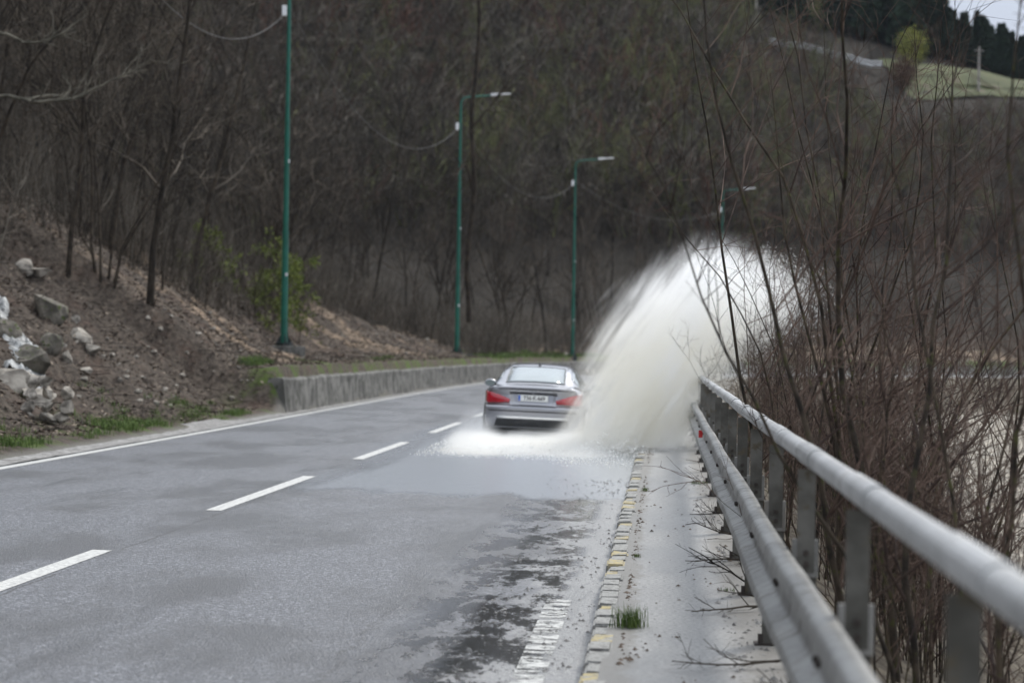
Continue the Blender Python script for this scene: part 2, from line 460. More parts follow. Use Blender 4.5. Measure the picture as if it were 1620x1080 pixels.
def rd(s, d, z=0.0):
    s = np.asarray(s, float); d = np.asarray(d, float)
    X, Y, h = np.interp(s, SS, PX), np.interp(s, SS, PY), np.interp(s, SS, hh)
    dd = np.clip(d, 0, EDGE)
    return np.stack(np.broadcast_arrays(X - d * np.cos(h), Y + d * np.sin(h), z + BANK * dd), -1)

def to_sd(x, y):
    D = (PX - x) ** 2 + (PY - y) ** 2
    i = int(np.argmin(D))
    dx, dy = x - PX[i], y - PY[i]
    c, sn = math.cos(hh[i]), math.sin(hh[i])
    return SS[i] + dx * sn + dy * c, -dx * c + dy * sn

def vnoise(x, y, seed=0, octaves=4, gain=0.5):
    """cheap value noise, vectorised"""
    x = np.asarray(x, float); y = np.asarray(y, float)
    tot = 0; amp = 1.0; r_ = np.random.default_rng(seed).random((256, 256))
    for o in range(octaves):
        xi = np.floor(x).astype(int); yi = np.floor(y).astype(int)
        fx = x - xi; fy = y - yi
        fx = fx * fx * (3 - 2 * fx); fy = fy * fy * (3 - 2 * fy)
        a = r_[xi & 255, yi & 255]; b = r_[(xi + 1) & 255, yi & 255]
        c = r_[xi & 255, (yi + 1) & 255]; d = r_[(xi + 1) & 255, (yi + 1) & 255]
        tot = tot + amp * ((a * (1 - fx) + b * fx) * (1 - fy) + (c * (1 - fx) + d * fx) * fy - 0.5)
        amp *= gain; x = x * 2.03 + 17.3; y = y * 2.03 + 5.1
    return tot

def hill(s, e):
    """height of the hillside, e metres beyond the verge line"""
    s = np.asarray(s, float); e = np.asarray(e, float)
    walled = np.clip((s - 55.0) / 0.8, 0, 1)
    foot = 0.10 + walled * 0.95
    # steepness of the cut bank along the road
    steep = np.interp(s, [-40, 30, 45, 70, 100, 118, 140, 170, 460], [0.45, 0.55, 0.66, 0.62, 0.55, 0.32, 0.10, 0.15, 0.2])
    width = np.interp(s, [-40, 60, 100, 130, 460], [6.0, 6.5, 6.0, 7.0, 8.0])
    shelf = np.interp(s, [-40, 50, 62, 74, 86, 100, 114, 140, 165, 460], [0.45, 0.45, 1.0, 2.6, 3.1, 2.2, 1.5, 1.6, 1.2, 1.0])
    foot = foot + 0.06 * np.clip(e, 0, shelf)
    e2 = np.maximum(e - shelf, 0)
    e2 = np.where(e2 < 1.2, e2 * e2 / 2.4, e2 - 0.6)
    a = np.minimum(e2, width) * steep
    rise = np.interp(s, [-40, 120, 150, 180, 460], [0.52, 0.50, 0.42, 0.50, 0.50])
    b = np.maximum(e2 - width, 0) * rise
    z = foot * np.clip(e / 0.35, 0, 1) + a + b
    # the far ridge levels off, lower to the right
    cap = np.interp(s, [-40, 150, 190, 206, 213, 218, 230, 300, 460], [75, 75, 58, 50, 41, 36, 30, 24, 12])
    z = np.where(z > cap * 0.8, cap - 0.2 * cap * np.exp(-(z - cap * 0.8) / (0.2 * cap)), z)
    z = z - np.clip(e - 96, 0, 200) * 0.35 * np.clip((s - 180) / 20, 0, 1)
    amp = np.clip((e - 0.3) / 2.0, 0, 1)
    z = z + amp * (vnoise(s * 0.35, e * 0.35, 1, 3) * 0.45 + vnoise(s * 1.6, e * 1.3, 2, 4, 0.6) * 0.30)
    gx = (s - 47.0) / 1.7                     # gully of the little cascade
    z = z - np.exp(-gx * gx) * np.clip(e / 1.2, 0, 1) * np.clip((9 - e) / 4, 0, 1) * 0.75
    return z + BANK * EDGE

def valley(s, e):
    s = np.asarray(s, float); e = np.asarray(e, float)
    z = np.interp(e, [0, 0.15, 1.2, 5.0, 14, 25, 28, 38, 41, 46], [0.10, 0.02, -0.5, -2.6, -2.9, -3.1, -4.2, -4.2, -2.9, -2.4])
    amp = np.clip(e / 1.5, 0, 1)
    return z + amp * (vnoise(s * 0.3, e * 0.4, 5, 4, 0.6) * 0.6)

PATHW = 1.50
def ground_z(x, y):
    s, d = to_sd(x, y)
    if d >= EDGE: return float(hill(s, d - EDGE))
    if d <= -PATHW: return float(valley(s, -d - PATHW))
    return BANK * max(d, 0) + (0.12 if d < 0 else 0)

def ray(px, py):
    u, v = px - 810, py - 540
    up = u * math.cos(ROLL) + v * math.sin(ROLL)
    vp = -u * math.sin(ROLL) + v * math.cos(ROLL)
    dx, dy, dz = up / FPX, 1.0, -vp / FPX
    c, s = math.cos(PITCH), math.sin(PITCH)
    return dx, dy * c - dz * s, dy * s + dz * c

def hit(px, py, y0=8.0, y1=420.0, step=0.4):
    """world point on the ground seen along a direction of view"""
    dx, dy, dz = ray(px, py)
    y = y0
    while y < y1:
        if CAMH + dz * y / dy < ground_z(dx * y / dy, y):
            return Vector((dx * y / dy, y, ground_z(dx * y / dy, y)))
        y += step
    return None

def at(px, y):
    """ground point at distance y in the column px (at horizon height)"""
    dx, dy, dz = ray(px, 545)
    return Vector((dx * y, y, ground_z(dx * y, y)))

def strip(name, s, d, mat, zoff=0.0, kind='structure', zf=None):
    s = np.asarray(s, float); d = np.asarray(d, float)
    Sg, Dg = np.meshgrid(s, d, indexing='ij')
    P = rd(Sg, Dg, zoff)
    if zf is not None: P[..., 2] = zf(Sg, Dg)
    me = np_mesh(name, P.reshape(-1, 3), grid_faces(len(s), len(d))[:, ::-1], np.stack([Sg, Dg], -1).reshape(-1, 2), smooth=True)
    o = link_mesh(name, me, mat)
    return tag(o, kind=kind)

# ------------------------------------------------------------------ setting
bm = bmesh.new()
bmesh.ops.create_grid(bm, x_segments=4, y_segments=4, size=2500, matrix=Matrix.Translation((0, 0, -7)))
tag(bm_obj('ground', bm, M['valley']), kind='structure')

DASH0 = 19.2
s_fine = np.concatenate([np.arange(-40, 10, 2), np.arange(10, 160, 0.5), np.arange(160, 460, 1.5)])
strip('road', s_fine, np.linspace(0.0, EDGE + 0.05, 18)[::-1], M['asphalt'])
strip('road_edge_line', np.arange(-20, 170, 0.5), np.array([WL + 0.075, WL - 0.075]), M['edge'], 0.004)
strip('worn_edge_line', np.arange(4, 17.0, 0.4), np.array([0.37, 0.20]), M['worn'], 0.004)
for a in [DASH0 + 11.4 * k for k in range(-2, 14)]:
    strip('lane_dash', np.linspace(a - 6.6, a, 13), np.array([WC + 0.08, WC - 0.08]), M['dash'], 0.004)
strip('gravel_verge', s_fine, np.linspace(EDGE + 0.45, EDGE - 0.28, 6), M['gravel'], zf=lambda S, D: BANK * EDGE + 0.006 + np.clip(D - EDGE + 0.1, 0, 1) * 0.10 + 0.012 * vnoise(S * 3, D * 9, 4, 3))

# footpath and kerb stones
def path_z(S, D):
    return 0.115 + 0.006 * vnoise(S * 1.3, D * 5, 8, 3) + 0 * D
strip('footpath', s_fine, np.array([-0.10, -0.3, -0.6, -0.9, -1.2, -1.42, -1.5]), M['path'], zf=lambda S, D: path_z(S, D) - np.where(D < -1.45, 0.4, 0))
bm = bmesh.new()
uvl = bm.loops.layers.uv.new('UVMap')
s = 2.0; kidx = 0
while s < 170:
    L = 0.40 + random.uniform(-0.03, 0.03)
    v_ = random.random()
    hz = 0.125 + random.uniform(-0.014, 0.012)
    jd = random.uniform(-0.012, 0.012)
    vs = []
    for (ds, dd, z, ch) in [(0.008, 0.0, -0.05, 0), (L - 0.008, 0.0, -0.05, 0), (L - 0.008, -0.18, -0.05, 0), (0.008, -0.18, -0.05, 0),
                            (0.02, -0.018, hz, 0), (L - 0.02, -0.018, hz + random.uniform(-.008, .008), 0), (L - 0.02, -0.15, hz, 0), (0.02, -0.15, hz + random.uniform(-.006, .006), 0)]:
        p = rd(s + ds, dd + jd + 0.003 * random.random()); vs.append(bm.verts.new((p[0], p[1], z)))
    for q in ([4, 5, 6, 7], [0, 4, 7, 3], [1, 2, 6, 5], [0, 1, 5, 4], [3, 7, 6, 2]):
        f = bm.faces.new([vs[i] for i in q])
        for lp in f.loops: lp[uvl].uv = (s, v_ if kidx % 2 else v_ * 0.3)
    s += L + 0.004; kidx += 1
bmesh.ops.recalc_face_normals(bm, faces=bm.faces)
bmesh.ops.bevel(bm, geom=[e for e in bm.edges if e.calc_length() > 0.06], offset=0.012, segments=2, affect='EDGES')
tag(bm_obj('kerb', bm, M['kerb']), kind='structure')
strip('kerb_bed', s_fine, np.array([0.01, -0.2]), M['gravel'], 0.02)

# hillside and valley
e_h = np.concatenate([np.arange(0, 9, 0.18), np.arange(9, 30, 0.9), np.arange(30, 230, 5.0)])
s_h = np.concatenate([np.arange(-40, 26, 2), np.arange(26, 120, 0.28), np.arange(120, 200, 1.0), np.arange(200, 460, 2.5)])
Sg, Eg = np.meshgrid(s_h, e_h, indexing='ij')
P = rd(Sg, Eg + EDGE)
P[..., 2] = hill(Sg, Eg)
me = np_mesh('hillside', P.reshape(-1, 3), grid_faces(len(s_h), len(e_h)), np.stack([Sg, Eg], -1).reshape(-1, 2), smooth=True)
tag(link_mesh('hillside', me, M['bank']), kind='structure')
e_v = np.concatenate([np.arange(0, 6, 0.3), np.arange(6, 47, 1.0)])
s_v = np.concatenate([np.arange(-40, 80, 0.8), np.arange(80, 460, 2.5)])
Sg, Eg = np.meshgrid(s_v, e_v, indexing='ij')
P = rd(Sg, -Eg - PATHW)
P[..., 2] = valley(Sg, Eg)
me = np_mesh('river_bank', P.reshape(-1, 3), grid_faces(len(s_v), len(e_v))[:, ::-1], np.stack([Sg, Eg], -1).reshape(-1, 2), smooth=True)
tag(link_mesh('river_bank', me, M['valley']), kind='structure')
Sg, Eg = np.meshgrid(np.arange(-30, 215, 2.0), np.linspace(26, 41, 8), indexing='ij')
P = rd(Sg, -Eg - PATHW); P[..., 2] = -3.55
me = np_mesh('river', P.reshape(-1, 3), grid_faces(Sg.shape[0], 8)[:, ::-1])
tag(link_mesh('river', me, M['water']), kind='structure')

# ------------------------------------------------------------------ retaining wall
S = np.arange(55.5, 175, 0.35)
prof = [(-0.02, -0.1), (0.0, 0.25), (0.015, 0.60), (0.02, 0.76), (0.05, 0.80), (0.20, 0.815), (0.40, 0.81), (0.44, 0.70), (0.46, -0.1)]
V = []
for i, s_ in enumerate(S):
    for (dd, z) in prof:
        n_ = 0.05 * vnoise(s_ * 0.9, z * 2.0, 12, 4, 0.6) + 0.012 * math.sin(s_ * 7)
        j = 0.03 if (int(s_ / 5.6) % 2) and z > 0.1 else 0.0
        zz = z + (0.04 * vnoise(s_ * 0.5, 3.3, 13, 4, 0.6) if z > 0.5 else 0)
        p = rd(s_, EDGE + 0.02 + dd + (n_ + j if dd < 0.3 else 0))
        V.append((p[0], p[1], BANK * EDGE + zz))
V = np.array(V); n_, m_ = len(S), len(prof)
F = [list(f) for f in grid_faces(n_, m_)[:, ::-1]]
me = bpy.data.meshes.new('retaining_wall')
me.from_pydata([tuple(v) for v in V], [], F + [list(range(m_)), list(range((n_ - 1) * m_, n_ * m_))[::-1]])
me.update()
tag(link_mesh('retaining_wall', me, M['wall']), 'low rough grey concrete retaining wall along the left edge of the road', 'wall')

# ------------------------------------------------------------------ stones
def stone_mesh(seed, sub=2, rough=0.35):
    bm = bmesh.new()
    bmesh.ops.create_icosphere(bm, subdivisions=sub, radius=0.5)
    r_ = random.Random(seed)
    cuts = [(Vector((r_.gauss(0, 1), r_.gauss(0, 1), r_.gauss(0, 1))).normalized(), r_.uniform(0.20, 0.40)) for _ in range(12)]
    for v in bm.verts:
        for n, k in cuts:
            t = v.co.dot(n) - k
            if t > 0: v.co -= n * t
        v.co *= 1 + r_.uniform(-0.04, 0.04)
    me = bpy.data.meshes.new('stone'); bm.to_mesh(me); bm.free()
    return me
stone_meshes = [stone_mesh(k) for k in range(6)]
for m_ in stone_meshes: m_.materials.append(M['stone'])
def put_stone(p, size, name='stone', label=None, group=None, mat=None, cat='stone', flat=0.65):
    me = random.choice(stone_meshes)
    if mat is not None:
        me = me.copy(); me.materials.clear(); me.materials.append(mat)
    o = bpy.data.objects.new(name, me); COL.objects.link(o)
    o.location = (p[0], p[1], p[2] + size * 0.12)
    o.scale = (size * random.uniform(.8, 1.3), size * random.uniform(.8, 1.2), size * flat * random.uniform(.8, 1.2))
    o.rotation_euler = (random.uniform(-.4, .4), random.uniform(-.4, .4), random.uniform(0, 6))
    return tag(o, label, cat, group)
for k in range(150):
    r_ = random.random()
    if r_ < 0.36: px, py = random.gauss(640, 28), random.gauss(508, 16)
    elif r_ < 0.7: px, py = random.uniform(100, 400), random.uniform(520, 660)
    else: px, py = random.uniform(250, 800), random.uniform(450, 590)
    p = hit(px, py, 30)
    if p is None: continue
    s_, d_ = to_sd(p.x, p.y)
    if d_ < EDGE + 0.7 or d_ > EDGE + 9: continue
    big = 0.32 if 590 < px < 690 and k % 3 == 0 else 0.2
    put_stone(p, random.uniform(0.07, big), label='small pale stone lying loose on the brown earth bank', group='loose stones on the bank')

for (px, py, sz, lb) in [(925, 548, 1.1, 'pale boulder right of the third lamp post'), (935, 541, .8, 'smaller pale boulder right of the third lamp post'), (896, 556, .5, 'little pale stone at the foot of the third lamp post')]:
    p = at(px, 150); put_stone(p, sz, 'boulder', lb, cat='boulder')
# cascade on the left
rocks = [(38, 432, .75, 'broad pale rock at the top of the small cascade'), (62, 452, .6, 'pale rock just right of and below the topmost cascade rock'),
         (95, 505, .45, 'flat tan rock above the mossy drop beside the cascade'), (118, 512, .35, 'small tan rock at the end of the ledge beside the cascade'),
         (125, 545, .8, 'large pale rock beside the mossy drop right of the cascade'), (145, 560, .5, 'pale rock at the right end of the outcrop by the cascade'),
         (105, 575, .4, 'tan rock under the large pale rock by the cascade'), (135, 590, .35, 'flat tan stone below the outcrop by the cascade'),
         (22, 618, .8, 'block shaped pale rock at the foot of the white cascade'), (60, 645, .7, 'grey rock beside the dark hollow under the cascade')]
for (px, py, sz, lb) in rocks:
    p = hit(px, py, 30)
    if p: put_stone(p, sz, 'rock', lb, 'pale rocks around the cascade', cat='rock', flat=0.75)
for (px, py, sz, lb) in [(75, 505, .9, 'dark mossy rock face right of the white cascade'), (80, 560, .8, 'dark mossy boulder below the mossy rock face'),
                         (50, 600, .8, 'dark wet boulder under the cascade pool'), (12, 540, .7, 'mossy rock left of the cascade at the picture edge')]:
    p = hit(px, py, 30)
    if p: put_stone(p, sz, 'boulder', lb, 'mossy boulders around the cascade', mat=M['mossy'], cat='boulder', flat=0.9)
# rubble masonry stub with separate stones
p = hit(78, 672, 30) or Vector((-8.7, 45, .4))
root = empty('masonry_stub', p, 0.3)
tag(root, 'short broken stub of white rubble masonry at the foot of the bank below the cascade', 'masonry')
for k in range(11):
    me = stone_meshes[k % 6]
    o = bpy.data.objects.new('masonry_stone', me); COL.objects.link(o); o.parent = root
    o.location = ((k % 3) * 0.27 - 0.3 + random.uniform(-.04, .04), random.uniform(-.05, .05), 0.08 + (k // 3) * 0.2)
    o.scale = (0.34, 0.3, 0.26 + random.uniform(-.04, .06)); o.rotation_euler = (random.random(), random.random() * .3, random.random() * 6)
# white water of the cascade
pts = [hit(px, py, 30) for (px, py) in [(-25, 455), (-5, 480), (6, 510), (24, 540), (40, 565), (48, 585), (34, 600)]]
pts = [p for p in pts if p is not None]
root = None
V, Fq = [], []
K = 220
for k in range(K):
    t = k / (K - 1) * (len(pts) - 1); i = min(int(t), len(pts) - 2); f = t - i
    c = pts[i].lerp(pts[i + 1], f)
    wd = 0.20 + 0.05 * math.sin(k * 0.19) + 0.12 * min(1, max(0, (k / K - .35) * 4))
    for j in range(17):
        a = (j / 16 - 0.5) * 2
        x = c.x + a * wd; y = c.y - 0.12
        V.append((x, y - 0.05 * math.sin(a * 9 + k * .21), ground_z(x, y) + 0.13 * (1 - a * a) - 0.05 * (abs(a) > .9) + 0.16 * float(vnoise(k * .22, a * 2.4, 77, 4, .6))))
me = np_mesh('cascade', np.array(V), grid_faces(K, 17), smooth=True)
tag(link_mesh('cascade', me, simple('white_cascade', (0.30, 0.305, 0.30), 0.6, 0, 0.6, 9.0, 1.0, 22.0)), 'narrow white stream of water tumbling down the rocks at the left picture edge', 'waterfall')

# ------------------------------------------------------------------ bare vegetation generator
def unit(v): return v / (np.linalg.norm(v, axis=-1, keepdims=True) + 1e-9)
def stems(n, base_r, length, lean, K, wob, r0, g, straight=0.0, rmin=0.25, right=False):
    """n stems rising from near the origin"""
    a = g.random(n) * 2 * np.pi
    b = np.stack([np.cos(a), np.sin(a), np.zeros(n)], -1) * (base_r * np.sqrt(g.random(n)))[:, None]
    le = np.minimum(np.abs(g.normal(0, lean, n)), 2 * lean)
    if right: le = np.where(np.cos(a) < 0, np.minimum(le, .03), le)
    d = unit(np.stack([np.cos(a) * le, np.sin(a) * le, np.ones(n)], -1))
    L = length * (0.6 + 0.4 * g.random(n))
    P = np.empty((n, K, 3)); P[:, 0] = b
    for k in range(1, K):
        d = unit(d + g.normal(0, wob, (n, 3)) + np.array([0, 0, straight]))
        P[:, k] = P[:, k - 1] + d * (L / (K - 1))[:, None]
    rr = r0 * (0.6 + 0.4 * g.random(n)) * L / length
    Rr = rr[:, None] * np.linspace(1, rmin, K)[None]
    return P, Rr
def kids(P, Rr, n_per, t0, t1, ang, lenf, K, wob, g, up=0.15, rf=0.55, rend=0.35, minr=0.0):
    N, KP, _ = P.shape
    n = N * n_per
    idx = np.repeat(np.arange(N), n_per)
    t = (t0 + (t1 - t0) * g.random(n)) * (KP - 1)
    i = np.minimum(t.astype(int), KP - 2); f = (t - i)[:, None]
    st = P[idx, i] * (1 - f) + P[idx, i + 1] * f
    pr = Rr[idx, i] * (1 - f[:, 0]) + Rr[idx, i + 1] * f[:, 0]
    pd = unit(P[idx, i + 1] - P[idx, i])
    rv = g.normal(0, 1, (n, 3)); rv -= (rv * pd).sum(-1, keepdims=True) * pd; rv = unit(rv)
    an = ang * (0.7 + 0.6 * g.random(n))[:, None]
    d = unit(pd * np.cos(an) + rv * np.sin(an))
    plen = np.linalg.norm(np.diff(P, axis=1), axis=-1).sum(1)[idx]
    L = plen * lenf * (0.45 + 0.8 * g.random(n)) * (1.15 - 0.6 * t / (KP - 1))
    Q = np.empty((n, K, 3)); Q[:, 0] = st
    for k in range(1, K):
        d = unit(d + g.normal(0, wob, (n, 3)) + np.array([0, 0, up]))
        Q[:, k] = Q[:, k - 1] + d * (L / (K - 1))[:, None]
    r = np.maximum(pr * rf, minr)
    return Q, r[:, None] * np.linspace(1, rend, K)[None]

def make_tree(seed, H=12.0, n_stem=1, lean=0.08, twig=M['twig_dark'], label='', n1=16, n2=7, n3=6, r0=0.13, ang=0.75, name='bare_tree', ms=0.009, leaf=None):
    g = np.random.default_rng(seed)
    root = empty(name, (0, 0, 0))
    tag(root, label, 'tree')
    P0, R0 = stems(n_stem, 0.25 if n_stem > 1 else 0.02, H, lean, 9, 0.13, r0, g, 0.05, 0.2)
    P0[:, 0, 2] -= 0.6
    Va, Fa = tubes(P0, R0 * np.array([1.35] + [1] * 8)[None], 7)
    link_mesh('trunk', np_mesh('trunk', Va, Fa, smooth=True), M['bark'], root)
    P1, R1 = kids(P0, R0, max(4, n1 // n_stem), 0.22, 0.98, ang, 0.42, 6, 0.16, g, 0.14, 0.5, 0.3)
    P2, R2 = kids(P1, R1, n2, 0.15, 1.0, 0.7, 0.5, 4, 0.18, g, 0.12, 0.55, 0.4, ms * 1.2)
    P3, R3 = kids(P2, R2, n3, 0.1, 1.0, 0.65, 0.5, 3, 0.15, g, 0.1, 0.6, 0.5, ms)
    link_mesh('crown', np_mesh('crown', *merge([tubes(P1, R1, 4), tubes(P2, R2, 3), tubes(P3, R3, 3)])), twig, root)
    return root

def leaf_cards(centres, n, spread, size, g, droop=0.0):
    N = len(centres) * n
    c = np.repeat(centres, n, axis=0) + g.normal(0, spread, (N, 3))
    a = unit(g.normal(0, 1, (N, 3))); a[:, 2] -= droop
    b = unit(np.cross(a, g.normal(0, 1, (N, 3))))
    sz = (size * (0.6 + 0.8 * g.random(N)))[:, None]
    V = np.stack([c - a * sz, c + b * sz * .45, c + a * sz, c - b * sz * .45], 1).reshape(-1, 3)
    return V, np.arange(N * 4).reshape(-1, 4)

FOREST = 'bare trees of the wood on the left hillside'
L_DARK = 'bare dark brown tree standing in the dense leafless wood'
L_CLUMP = 'bare tree with several stems from one stool in the dense leafless wood'
L_GREEN = 'bare tree tinged yellow green in the upper part of the wood'
L_RED = 'bare tree tinged russet in the upper part of the wood'
protos = [make_tree(1, 13, 1, label=L_DARK), make_tree(2, 11, 1, 0.16, label=L_DARK, r0=0.10), make_tree(3, 12, 4, 0.22, label=L_CLUMP, n1=28, n2=6, r0=0.09),
          make_tree(4, 14, 1, 0.05, label=L_DARK, r0=0.15, n1=20), make_tree(5, 10, 6, 0.25, label=L_CLUMP, n1=30, n2=5, r0=0.06)]
p_green = make_tree(6, 12, 2, 0.1, M['twig_green'], L_GREEN, n1=24)
p_red = make_tree(7, 10, 2, 0.1, M['twig_red'], L_RED, n1=24)
LAB = {0: L_DARK, 1: L_DARK, 2: L_CLUMP, 3: L_DARK, 4: L_CLUMP}
used = set(); tree_n = 0
def put_tree(x, y, proto, sc, label=None, group=None, rz=None):
    global tree_n
    loc = (x, y, ground_z(x, y) - 0.1)
    rz = random.uniform(0, 6.28) if rz is None else rz
    sx = sc * random.uniform(.85, 1.15)
    if id(proto) not in used:
        used.add(id(proto)); t = proto
        t.location = loc; t.rotation_euler = (0, 0, rz); t.scale = (sx, sx, sc)
        if label: t['label'] = label
        if group: t['group'] = group
    else:
        t = dup(proto, loc, rz, (sx, sx, sc), label, group)
    t.rotation_euler = (random.uniform(-.06, .06), random.uniform(-.06, .06), rz)
    tree_n += 1
    return t

# the trees one can pick out along the top of the bank
front = [(165, 472, 4, .85, 'bare stool of thin stems leaning apart above the sandy bank, left of two slim trunks'),
         (236, 480, 0, .85, 'slim straight dark trunk left of its thinner twin at the bank top'),
         (256, 462, 1, .8, 'thin dark trunk just right of the slim straight trunk at the bank top'),
         (378, 456, 4, .8, 'bare stool of thin stems left of the tallest green lamp post'),
         (355, 400, 3, .95, 'thick dark trunk beside the yellow green sapling at the wood edge'),
         (498, 440, 1, .8, 'slim bare tree just right of the tallest green lamp post'),
         (583, 440, 0, .9, 'bare tree at the bank top midway between first and second lamp post'),
         (738, 500, 3, .9, 'dark trunk just right of the second lamp post at the wood edge'),
         (105, 440, 3, .95, 'dark tree above the pale rocks of the cascade')]
for (px, py, k, sc, lb) in front:
    p = hit(px, py, 40)
    if p: put_tree(p.x, p.y, protos[k], sc, lb, 'trees along the top of the bank')
# a pale limb reaching in from the left, and the dark S-shaped limb by the second lamp post
def limb_tree(trunk_px, limb_px, r0, mat, label, seed):
    g = np.random.default_rng(seed)
    root = empty('bare_tree', (0, 0, 0)); tag(root, label, 'tree')
    def poly(pts_, r0, r1):
        P = np.array([col_at(px, py, y) for px, py, y in pts_]); t = np.linspace(0, len(P) - 1, 26)
        Q = np.stack([np.interp(t, np.arange(len(P)), P[:, k]) for k in range(3)], -1)
        for _ in range(3): Q[1:-1] = (Q[:-2] + 2 * Q[1:-1] + Q[2:]) / 4
        Q[1:-1] += g.normal(0, .02, Q[1:-1].shape)
        return Q[None], np.linspace(r0, r1, 26)[None]
    T, RT = poly(trunk_px, r0 * 1.6, r0)
    link_mesh('trunk', np_mesh('trunk', *tubes(T, RT, 8), smooth=True), mat, root)
    for q, lp in enumerate(limb_px):
        L, RL = poly(lp, r0 * .8, .012)
        parts = [tubes(L, RL, 6)]
        P1, R1 = kids(L, RL, 16, .2, .98, .8, .28, 6, .2, g, .06, .6, .3); parts.append(tubes(P1, R1, 4))
        P2, R2 = kids(P1, R1, 6, .2, .98, .8, .5, 4, .2, g, .05, .6, .4, .006); parts.append(tubes(P2, R2, 3))
        link_mesh('limb', np_mesh('limb', *merge(parts), smooth=True), mat, root)
def col_at(px, py, y):
    dx, dy, dz = ray(px, py); return np.array([dx * y, y, CAMH + dz * y])
limb_tree([(-60, 470, 56), (-70, 250, 55), (-60, 60, 55), (-80, -200, 55)],
          [[(-68, 170, 55), (0, 148, 55), (60, 162, 54), (110, 160, 54), (160, 134, 54), (200, 118, 54), (240, 92, 54)], [(-60, 60, 55), (-10, 45, 55), (40, 70, 55), (90, 60, 55), (140, 20, 55)]],
          .07, M['limb'], 'tree standing left of the picture whose pale bare limb reaches into it', 901)
limb_tree([(742, 510, 108), (738, 400, 108), (752, 300, 108), (744, 180, 108), (760, 60, 108), (752, -120, 108)],
          [[(751, 310, 108), (735, 250, 107), (718, 285, 107), (700, 312, 107), (670, 322, 107), (630, 318, 107), (595, 322, 107)], [(748, 200, 108), (790, 150, 108), (840, 90, 108)]],
          .075, M['bark'], 'tree with a heavy S shaped limb just right of the second lamp post', 902)
# the wood behind them
cnt = 0
tries = 0
taken = []
while cnt < 275 and tries < 6000:
    tries += 1
    s_ = random.uniform(44, 235)
    e_ = 6.5 + 50 * random.random() ** 1.5 if s_ < 125 else (2.0 + 78 * random.random() ** 1.1)
    P_ = rd(s_, EDGE + e_)
    x, y = float(P_[0]), float(P_[1])
    u = x / y
    if y < 30 or u < -0.235 or u > 0.235: continue
    if (px_ := 810 + u * FPX) > 1380 and e_ > 48: continue
    if px_ > 1150 and e_ > 78: continue
    if any((x - a) ** 2 + (y - b) ** 2 < (1.6 + y / 70) ** 2 for a, b in taken): continue
    taken.append((x, y))
    k = random.randrange(5)
    px = 810 + u * FPX
    zz = ground_z(x, y)
    elev = (zz + 6) / y
    if 700 < px < 1400 and elev > 0.075 and random.random() < 0.85: put_tree(x, y, p_green, random.uniform(.7, 1.0), L_GREEN, FOREST)
    elif 820 < px < 1150 and elev > 0.08 and random.random() < 0.3: put_tree(x, y, p_red, random.uniform(.6, .9), L_RED, FOREST)
    else:
        sc = random.uniform(.75, 1.15) if u < 0.08 else random.uniform(.35, .6)
        put_tree(x, y, protos[k], sc, LAB[k], FOREST)
    cnt += 1

# far woodland and thickets: nobody could count them
def scatter_brush(name, pts, H, n_st, mats, seed, r0, label, kid=6, grand=0):
    g = np.random.default_rng(seed)
    parts, mi = [], []
    for q, mat in enumerate(mats):
        sel = pts[q::len(mats)]
        var = []
        for v_ in range(4):
            P0, R0 = stems(n_st, 0.25, 1.0, 0.22, 4, 0.12, r0, g, 0.02, 0.4)
            P1, R1 = kids(P0, R0, kid, 0.2, 1.0, 0.85, 0.45, 3, 0.25, g, 0.1, 0.8, 0.6)
            l = [tubes(P0, R0, 3), tubes(P1, R1, 3)]
            if grand:
                P2, R2 = kids(P1, R1, grand, 0.2, 1.0, 0.6, 0.5, 2, 0.15, g, 0.1, 0.8, 0.6)
                l.append(tubes(P2, R2, 3))
            var.append(merge(l))
        for (x, y, z, hsc) in sel:
            V, F = var[g.integers(4)]
            a = g.random() * 6.28; c, s_ = math.cos(a), math.sin(a); h = H * hsc
            W = np.stack([(V[:, 0] * c - V[:, 1] * s_) * h, (V[:, 0] * s_ + V[:, 1] * c) * h, V[:, 2] * h], -1) + np.array([x, y, z])
            parts.append((W, F)); mi.append(np.full(len(F), q))
    V, F = merge(parts)
    o = link_mesh(name, np_mesh(name, V, F, midx=np.concatenate(mi)), mats)
    return tag(o, label, kind='stuff')

def meadow_zone(s_, e_):
    return s_ > 209 and 57 < e_ < 81
pts = []
while len(pts) < 2400:
    s_ = random.uniform(42, 240); e_ = (5.5 if s_ < 118 else 1.2) + 45 * random.random() ** 1.6
    if s_ > 190 and e_ > 27: continue
    P_ = rd(s_, EDGE + e_); u = P_[0] / P_[1]
    if P_[1] < 30 or abs(u) > 0.24: continue
    pts.append((P_[0], P_[1], float(hill(s_, e_)) - 0.05, random.uniform(.5, 1.2)))
scatter_brush('undergrowth', pts, 2.6, 6, [M['twig_dark'], M['twig_pale'], M['twig_dark']], 21, 0.006, 'tangle of leafless brush between the trees of the wood')
pts = []
while len(pts) < 3600:
    s_ = random.uniform(135, 260); e_ = random.uniform(25, 112)
    if meadow_zone(s_, e_): continue
    if s_ > 196 and e_ > 80: continue
    P_ = rd(s_, EDGE + e_); u = P_[0] / P_[1]
    if abs(u) > 0.22 or P_[1] > 420: continue
    hs_ = random.uniform(.6, 1.25)
    if u > 0.14 and 40 < e_ < 66: hs_ = random.uniform(.25, .5) if e_ < 60 else random.uniform(.2, .3)
    elif u > 0.09: hs_ *= 0.5
    pts.append((P_[0], P_[1], float(hill(s_, e_)) - 0.1, hs_))
for k in range(900):
    s_ = random.uniform(200, 232); e_ = random.uniform(40, 60)
    P_ = rd(s_, EDGE + e_)
    pts.append((P_[0], P_[1], float(hill(s_, e_)) - 0.1, random.uniform(.14, .34)))
